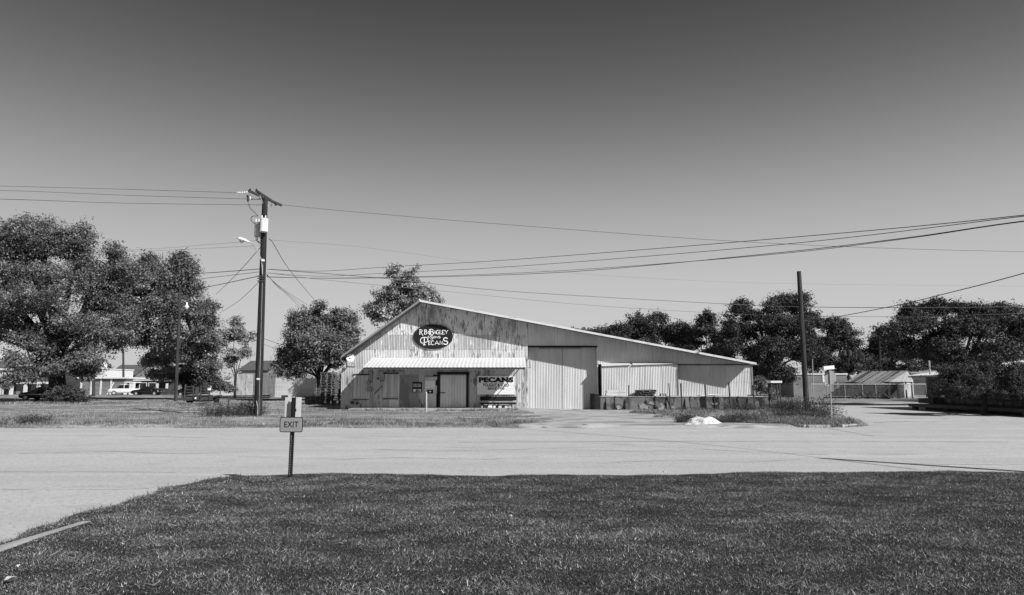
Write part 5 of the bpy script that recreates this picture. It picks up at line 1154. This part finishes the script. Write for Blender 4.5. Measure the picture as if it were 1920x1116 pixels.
sheets(MB().bx(hx0, hx0 + 24, Yc + .05, Yc + 8, 0, Zp(669, Yc)).build("wall", m_dark_wall, hb), hx0, hx0 + 8, 2.5, Zp(669, Yc), Yc, m_mid_wall, w=1.0, pitch=.2, amp=.02)
MB().bx(hx0 - .2, hx0 + 24.2, Yc - .25, Yc + 8.2, Zp(669, Yc) + .003, Zp(666.5, Yc)).build("roof", m_rust, hb)
p = P(1782, 676, 60); t, _ = pole("street_lamp", 1790, 720, 676, 60, .07, m_metal, "small street lamp above the bush at right", 0); t["category"] = "street lamp"
MB().tube([P(1790, 680, 60), P(1784, 676, 60)], .04, 6).build("lamp_arm", m_metal, t); MB().lathe(P(1782, 675.5, 60), [(.1, -.12), (.26, -.04), (.24, .06), (.06, .12)], 12).build("lamp_head", m_white, t)

# ------------------------------------------------------------------ trees
def crown_mesh(name, parent, lobes, nl, Lf, mat, per=26, cr=.55, gap=.0, seed=0, droop=.2, contrast=.35):
    """leaf-sized faces gathered in sprays; the sprays sit on many small uneven masses inside each crown mass"""
    r = np.random.default_rng(seed); sub_ = []
    for l in lobes:
        k = int(np.clip(l[3] * l[5] / (cr * cr) * .22, 5, 16))
        for j in range(k):
            d = r.normal(0, 1, 3); d /= np.linalg.norm(d); d[2] = abs(d[2]) if r.uniform() < .35 else d[2]; f = r.uniform(.35, .88); g_ = r.uniform(.28, .58)
            sub_.append((l[0] + d[0] * f * l[3], l[1] + d[1] * f * l[4], l[2] + d[2] * f * l[5], l[3] * g_ * r.uniform(.8, 1.25), l[4] * g_ * r.uniform(.8, 1.25), l[5] * g_ * r.uniform(.7, 1.1)))
    lob = np.array(sub_); vol = (lob[:, 3] * lob[:, 4] * lob[:, 5]) ** .62; w = vol / vol.sum()
    per = 54; nl = int(nl * 1.5); nc = max(12, int(nl / per)); m = nc * 3; R0 = cr
    li = r.choice(len(lob), m, p=w); d = r.normal(0, 1, (m, 3)); d[:, 2] += .25; d /= np.linalg.norm(d, axis=1)[:, None]
    rad = np.where(r.uniform(0, 1, m) < .85, r.uniform(.7, 1.0, m), r.uniform(.3, .7, m)); c = lob[li, :3] + d * lob[li, 3:6] * rad[:, None]
    s = 2 * np.pi / (R0 * 5.5)
    nz = np.sin(c[:, 0] * s + seed) * np.sin(c[:, 1] * s * 1.1 + 2) + np.sin(c[:, 2] * s * 1.3 + 1.0 + .9 * np.sin(c[:, 0] * s * .6)) * .8
    keep = (nz > gap - .45 + r.normal(0, .25, m)) & (c[:, 2] > .3)
    c = c[keep][:nc]; d = d[keep][:nc]; nc = len(c); ct = np.clip(r.lognormal(0, contrast, nc), .5, 1.9); cs = np.clip(r.lognormal(-.15, .35, nc), .4, 1.7) * R0
    idx = np.repeat(np.arange(nc), per); n = len(idx)
    dl = r.normal(0, 1, (n, 3)); dl /= np.linalg.norm(dl, axis=1)[:, None]; rr_ = r.uniform(0, 1, n) ** .5
    off = dl * rr_[:, None]; along = (off * d[idx]).sum(1)[:, None]; off = off * np.array([1, 1, .62]) + d[idx] * along * .55
    q = c[idx] + off * cs[idx][:, None]; q[:, 2] -= np.abs(r.normal(0, droop, n)) * cs[idx] * .5
    nn_ = dl * .6 + d[idx] * .35 + np.array([0, 0, .35]) + r.normal(0, .7, (n, 3)); nn_ /= np.linalg.norm(nn_, axis=1)[:, None]
    t = np.cross(nn_, r.normal(0, 1, (n, 3))); t /= np.linalg.norm(t, axis=1)[:, None] + 1e-6; b_ = np.cross(nn_, t)
    L_ = (Lf * r.uniform(.55, 1.25, n))[:, None]; W2 = L_ * r.uniform(.45, .65, n)[:, None]
    V = np.stack([q - t * L_ * .5, q + t * L_ * .5, q + b_ * W2], 1).reshape(-1, 3)
    tint = np.repeat(ct[idx] * r.uniform(.6, 1.4, n), 3)
    o = np_mesh(name, V, np.arange(n * 3).reshape(-1, 3), mat, parent, tint=tint)
    return o, c
def tree(name, label, base, lobes, nl, Lf, mat, trunk_r, seed, cat="tree", per=26, cr=.6, gap=0.0, split=.35, group=None, twigs=70, droop=.2, bark=None, contrast=.45):
    """lobes: (px, py, rx_px, ry_px, dY) crown masses"""
    rr_ = random.Random(seed); Yb = base[1]; t = thing(name, (base[0], Yb, 0), label, cat, group); lo = []; bark = bark or m_bark
    for px, py, rx, ry, dy in lobes:
        cpt = P(px, py, Yb + dy); k = (Yb + dy) / FPX; lo.append((cpt.x, cpt.y, cpt.z, rx * k, (rx + ry) * .5 * k, ry * k))
    _, c = crown_mesh("crown", t, lo, nl, Lf, mat, per, cr, gap, seed, droop, contrast)
    cen = Vector(np.average([l[:3] for l in lo], axis=0, weights=[l[3] * l[5] for l in lo])); top_z = max(l[2] for l in lo)
    b0 = Vector((base[0], Yb, -.2)); sp_ = b0.lerp(Vector((cen.x, cen.y, max(1.2, top_z * split))), 1); sp_.x = base[0] + (cen.x - base[0]) * .25; sp_.y = Yb + (cen.y - Yb) * .25
    path = smoothpath([b0, b0.lerp(sp_, .5) + Vector((rr_.uniform(-.15, .15), rr_.uniform(-.15, .15), 0)), sp_], 5)
    tk = MB().tube(path, [trunk_r * (1.35 if i == 0 else 1.1 - .25 * i / len(path)) for i in range(len(path))], 10).build("trunk", bark, t, smooth=True)
    for l in lo:
        cc = Vector(l[:3]); s0 = sp_.lerp(b0, rr_.uniform(0, .18)); mid = s0.lerp(cc, .5) + Vector((rr_.uniform(-.1, .1) * l[3], rr_.uniform(-.1, .1) * l[4], .12 * l[5])); endp = cc + Vector((rr_.uniform(-.3, .3) * l[3], 0, l[5] * rr_.uniform(.2, .6)))
        pth_ = smoothpath([s0, mid, cc, endp], 5); n_ = len(pth_); r0 = trunk_r * max(.3, min(.62, l[3] / 6))
        bb = MB().tube(pth_, [r0 * (1 - .85 * i / (n_ - 1)) for i in range(n_)], 7).build("branch", bark, tk, smooth=True)
    # fine twigs to the leaf clumps
    tw = MB()
    for i in rr_.sample(range(len(c)), min(twigs, len(c))):
        e = Vector(c[i]); l = min(lo, key=lambda l: ((e.x - l[0]) / l[3]) ** 2 + ((e.z - l[2]) / l[5]) ** 2); s0 = Vector(l[:3]).lerp(e, .15); s0.z -= .15 * l[5]
        m_ = s0.lerp(e, .5) + Vector((rr_.uniform(-.2, .2), rr_.uniform(-.2, .2), rr_.uniform(0, .3))); tw.tube([s0, m_, e], [.06, .035, .012], 4, cap=False)
    tag(tw.build("twig_mass", bark, tk), kind="stuff")
    return t
def bx_(px, Y): return (P(px, 735, Y).x, Y)
tree("pecan_tree", "largest tree, a broad leafy pecan at the far left", bx_(112, 68), [(75, 458, 75, 62, 0), (150, 466, 60, 52, 1), (205, 490, 45, 45, 0), (222, 505, 34, 40, 0), (40, 450, 40, 45, 0), (20, 500, 60, 75, -1), (100, 550, 100, 65, -2), (190, 560, 60, 60, 1), (30, 600, 75, 65, -2), (130, 625, 80, 50, -3), (-50, 520, 70, 100, 0), (-60, 620, 70, 70, 0), (60, 672, 45, 32, -3), (180, 640, 45, 45, 2), (125, 690, 40, 28, -2), (235, 560, 35, 60, 2), (225, 620, 35, 40, 2), (105, 715, 26, 20, -1), (65, 705, 36, 22, -2), (155, 685, 36, 26, -2), (40, 650, 50, 30, -2)], 135000, .22, m_leaf, .75, 3, cr=.75, gap=-.12, split=.3, twigs=260)
tree("pecan_tree", "second largest leafy tree, right of the largest pecan", bx_(390, 76), [(305, 515, 45, 45, 0), (350, 540, 42, 45, 1), (270, 560, 40, 50, 3), (320, 590, 65, 50, -2), (380, 600, 28, 42, -1), (265, 625, 45, 32, 2), (345, 645, 55, 38, -2), (385, 660, 30, 32, 0), (250, 590, 30, 40, 2), (325, 492, 26, 24, 0), (262, 515, 30, 40, 1), (400, 690, 20, 25, 0)], 80000, .24, m_leaf, .32, 5, cr=.75, gap=-.1, twigs=220)
tree("oak_tree", "low branching tree with bright leaves under the second largest tree", bx_(352, 84), [(300, 672, 30, 22, -3), (285, 700, 22, 18, -3), (330, 690, 28, 24, 0), (320, 660, 30, 20, 0)], 15000, .26, m_leaf_pale, .2, 8, cr=.6, gap=.2)
tree("dark_shrub", "dark round shrub behind the flatbed trailer", bx_(378, 82), [(375, 700, 34, 24, 0), (395, 715, 22, 16, 0), (350, 712, 20, 16, 0)], 14000, .25, m_leaf_dark, .15, 9, "shrub", gap=-.3)
tree("locust_tree", "slender forked tree with airy foliage left of the big pole", bx_(441, 86), [(440, 618, 26, 20, 0), (462, 640, 14, 22, 0), (425, 640, 22, 22, 0), (450, 665, 26, 16, 0), (432, 680, 16, 12, 0)], 8000, .24, m_leaf_pale, .16, 12, cr=.6, gap=.35, twigs=90)
tree("round_oak", "rounded leafy tree standing left of the warehouse", bx_(600, 74), [(600, 595, 32, 30, 0), (575, 612, 30, 30, -1), (630, 612, 34, 32, 1), (655, 640, 25, 28, 1), (560, 635, 36, 26, -2), (600, 650, 62, 34, -2), (548, 665, 28, 26, -1), (640, 668, 36, 28, 2), (580, 684, 52, 22, -2), (540, 685, 22, 16, 0)], 70000, .24, m_leaf, .4, 15, cr=.65, gap=-.12, split=.28, twigs=160)
tree("cottonwood_tree", "pale glittering tree rising behind the warehouse ridge", bx_(750, 84), [(752, 530, 30, 32, 0), (735, 560, 40, 30, 0), (775, 545, 25, 30, 0), (712, 590, 28, 35, 0), (800, 558, 30, 22, 0), (750, 590, 50, 40, 1), (820, 570, 16, 15, 0)], 24000, .30, m_leaf_pale, .3, 18, cr=.65, gap=.15, split=.4, twigs=160)
tree("willow_tree", "wispy tree behind the warehouse's low roof", bx_(1225, 92), [(1195, 608, 40, 20, 0), (1240, 600, 34, 18, 0), (1270, 612, 26, 20, 0), (1165, 625, 36, 20, 0), (1225, 635, 80, 30, 1), (1280, 640, 40, 30, 2), (1115, 628, 38, 12, 4), (1085, 622, 18, 7, 4)], 36000, .28, m_leaf_dark, .25, 21, cr=.7, gap=.05, droop=.6)
tree("elm_tree", "narrow dark tree between the wispy tree and the big right tree", bx_(1322, 90), [(1322, 600, 24, 22, 0), (1315, 630, 30, 26, 0), (1340, 645, 22, 30, 0), (1330, 665, 30, 20, 0), (1308, 652, 36, 22, 1), (1348, 668, 26, 20, 1), (1362, 680, 22, 18, 2)], 26000, .27, m_leaf_dark, .25, 24, cr=.65, gap=.0)
tree("elm_tree", "large dark tree behind the warehouse's right eave", bx_(1447, 82), [(1440, 578, 38, 28, 0), (1395, 590, 32, 32, 0), (1485, 585, 36, 28, 1), (1520, 600, 26, 24, 1), (1425, 615, 60, 36, -1), (1490, 625, 50, 36, 0), (1400, 645, 44, 36, 0), (1365, 640, 24, 40, 1), (1365, 600, 18, 20, 0), (1450, 660, 60, 36, -1), (1500, 665, 36, 32, 1), (1405, 690, 34, 26, 1), (1460, 695, 36, 22, 0), (1400, 708, 40, 18, 2), (1475, 712, 34, 14, 2)], 90000, .24, m_leaf_dark, .4, 27, cr=.7, gap=-.1, split=.3, twigs=160)
tree("elm_tree", "dark sloping tree right of the bare pole", bx_(1560, 112), [(1550, 620, 38, 24, 0), (1580, 640, 34, 26, 0), (1545, 655, 40, 34, 0), (1590, 670, 28, 24, 1), (1545, 685, 34, 24, 0), (1520, 650, 30, 40, 0)], 40000, .27, m_leaf_dark, .35, 30, cr=.7, gap=-.1)
tree("oak_tree", "distant dark tree behind the streaked tin shed", bx_(1640, 128), [(1630, 650, 26, 26, 0), (1660, 645, 26, 28, 0), (1610, 668, 30, 24, 0), (1650, 680, 46, 24, 0), (1690, 670, 40, 34, 0), (1720, 690, 40, 20, 0)], 34000, .33, m_leaf_dark, .4, 33, cr=.9, gap=-.3)
tree("live_oak", "broad black-green tree above the stone building's roof", bx_(1800, 60), [(1722, 590, 36, 26, 0), (1770, 580, 46, 20, 1), (1835, 585, 50, 20, 0), (1880, 590, 28, 24, 0), (1690, 625, 44, 26, -2), (1760, 620, 70, 34, -3), (1840, 625, 70, 38, -2), (1720, 655, 60, 26, -2), (1800, 660, 90, 28, -3), (1880, 650, 40, 34, 0)], 95000, .19, m_leaf_dark, .42, 36, cr=.5, gap=-.15, split=.3, twigs=150)
tree("elm_tree", "paler open tree at the right edge behind the tin hall", bx_(1925, 80), [(1915, 600, 30, 26, 0), (1940, 630, 50, 40, 0), (1900, 640, 22, 24, 0), (1970, 600, 50, 40, 0)], 16000, .25, m_leaf, .3, 39, cr=.65, gap=.2)
tree("cedar_shrub", "dense dark spreading shrub against the stone building", bx_(1838, 40.5), [(1800, 700, 40, 22, 0), (1850, 695, 50, 24, 0), (1905, 705, 36, 28, 0), (1830, 720, 60, 24, -1), (1880, 728, 50, 22, -1), (1775, 720, 24, 20, 0), (1790, 738, 20, 10, 0), (1940, 720, 40, 36, 0), (1850, 676, 22, 10, 0)], 60000, .10, m_leaf_dark, .12, 42, "shrub", per=30, cr=.28, gap=.0, split=.2, twigs=200)
for i, (px, Y, lob, nl, mt, lab) in enumerate(((135, 64, [(120, 738, 22, 14, 0), (150, 743, 20, 10, -1), (95, 745, 18, 8, 0)], 12000, m_leaf_dark, "scrubby suckers round the trunk of the largest tree"), (14, 112, [(14, 715, 15, 12, 0), (8, 724, 12, 8, 0)], 4000, m_leaf, "round clipped shrub before the white house"), (1415, 60, [(1420, 722, 14, 14, 0), (1435, 735, 12, 8, 0)], 6000, m_leaf, "small leafy shrub behind the dock's right end"),
                                               (410, 84, [(415, 727, 22, 12, 0), (435, 732, 14, 8, 0)], 5000, m_leaf, "brushy shrub right of the flatbed trailer"), (1590, 92, [(1640, 690, 16, 10, 0), (1600, 690, 18, 10, 0)], 4000, m_leaf_dark, "shrub showing behind the streaked tin roof"))):
    tree("shrub", lab, bx_(px, Y), lob, nl, .17 if Y < 70 else .22, mt, .06, 50 + i, "shrub", per=22, cr=.35, gap=-.2, twigs=30)
# far wood closing the view
lo = []
for k in range(150):
    px = -500 + k * 20; Y = 190 + 40 * math.sin(k * 1.7); h = (700 if px < 1400 else 690) + 10 * math.sin(k * 2.3) + 6 * math.sin(k * .9); cpt = P(px, h + 14, Y); lo.append((cpt.x, Y, max(2.0, cpt.z), 4.2, 3, 3.6))
holder = thing("far_wood", (0, 190, 0), "far line of trees closing the view along the horizon", "trees"); holder["kind"] = "stuff"
crown_mesh("foliage", holder, lo, 40000, .75, m_leaf, 20, 1.5, -.8, 77)

# ------------------------------------------------------------------ weeds and brush near the poles
def weed(label, px, Y, w_, h_, n, seed, mat=None):
    r = np.random.default_rng(seed); c = P(px, 770, Y); x = c.x + r.normal(0, w_ * .45, n); y = Y + r.normal(0, w_ * .4, n); z0 = np.full(n, .04)
    t = thing("weed_clump", (c.x, Y, 0), label, "weeds", "weed clumps")
    a = r.uniform(0, 6.28, n); ln = r.uniform(.1, .5, n) * h_; hh = h_ * r.uniform(.4, 1.05, n); bs_ = np.stack([x, y, z0], 1); tp_ = bs_ + np.stack([np.cos(a) * ln, np.sin(a) * ln, hh], 1)
    u = np.stack([np.cos(a + 1.57), np.sin(a + 1.57), 0 * a], 1) * .008
    V = np.stack([bs_ - u, bs_ + u, tp_], 1).reshape(-1, 3); np_mesh("stem", V, np.arange(3 * n).reshape(-1, 3), mat or m_weed, t, tint=np.repeat(r.uniform(.5, 1.2, n), 3))["kind"] = "stuff"
    k = 14; i = np.repeat(np.arange(n), k); f = r.uniform(.15, 1, len(i))[:, None]; q = bs_[i] + (tp_[i] - bs_[i]) * f + r.normal(0, .05, (len(i), 3)); L_ = r.uniform(.04, .10, len(i))[:, None]
    tt = r.normal(0, 1, (len(i), 3)); tt /= np.linalg.norm(tt, axis=1)[:, None]; bb = np.cross(tt, r.normal(0, 1, (len(i), 3))); bb /= np.linalg.norm(bb, axis=1)[:, None]
    V = np.stack([q - tt * L_ * .5, q + bb * L_ * .22, q + tt * L_ * .5, q - bb * L_ * .22], 1).reshape(-1, 3)
    np_mesh("leaf_mass", V, np.arange(len(i) * 4).reshape(-1, 4), mat or m_weed, t, tint=np.repeat(r.uniform(.5, 1.4, len(i)), 4))["kind"] = "stuff"
for i, a in enumerate((("dark brushy weeds left of the big pole", 432, 37.5, 1.7, .75, 420), ("weeds at the big pole's foot", 470, 38.2, .8, .95, 160), ("low weed tuft at the street edge, far left", 60, 30, .8, .45, 120), ("tall weeds left of the bare pole", 1488, 42, 1.2, 1.1, 260), ("weeds right of the bare pole", 1540, 40, 1.0, 1.2, 160),
                       ("weeds below the steel stand", 1462, 45, 1.2, .8, 240), ("weeds before the dock, right of the tarpaulin", 1395, 44.6, 1.4, .65, 200), ("thick verge weeds left of the stop sign", 1500, 35, 1.8, .5, 320), ("dark weed tuft left of the tarpaulin", 1285, 31.5, .5, .4, 120), ("dark weeds right of the tarpaulin", 1385, 31.5, 1.2, .42, 260), ("weeds along the dock's foot, in the middle", 1300, 45.8, 1.8, .22, 160))):
    weed(*a, 200 + i)
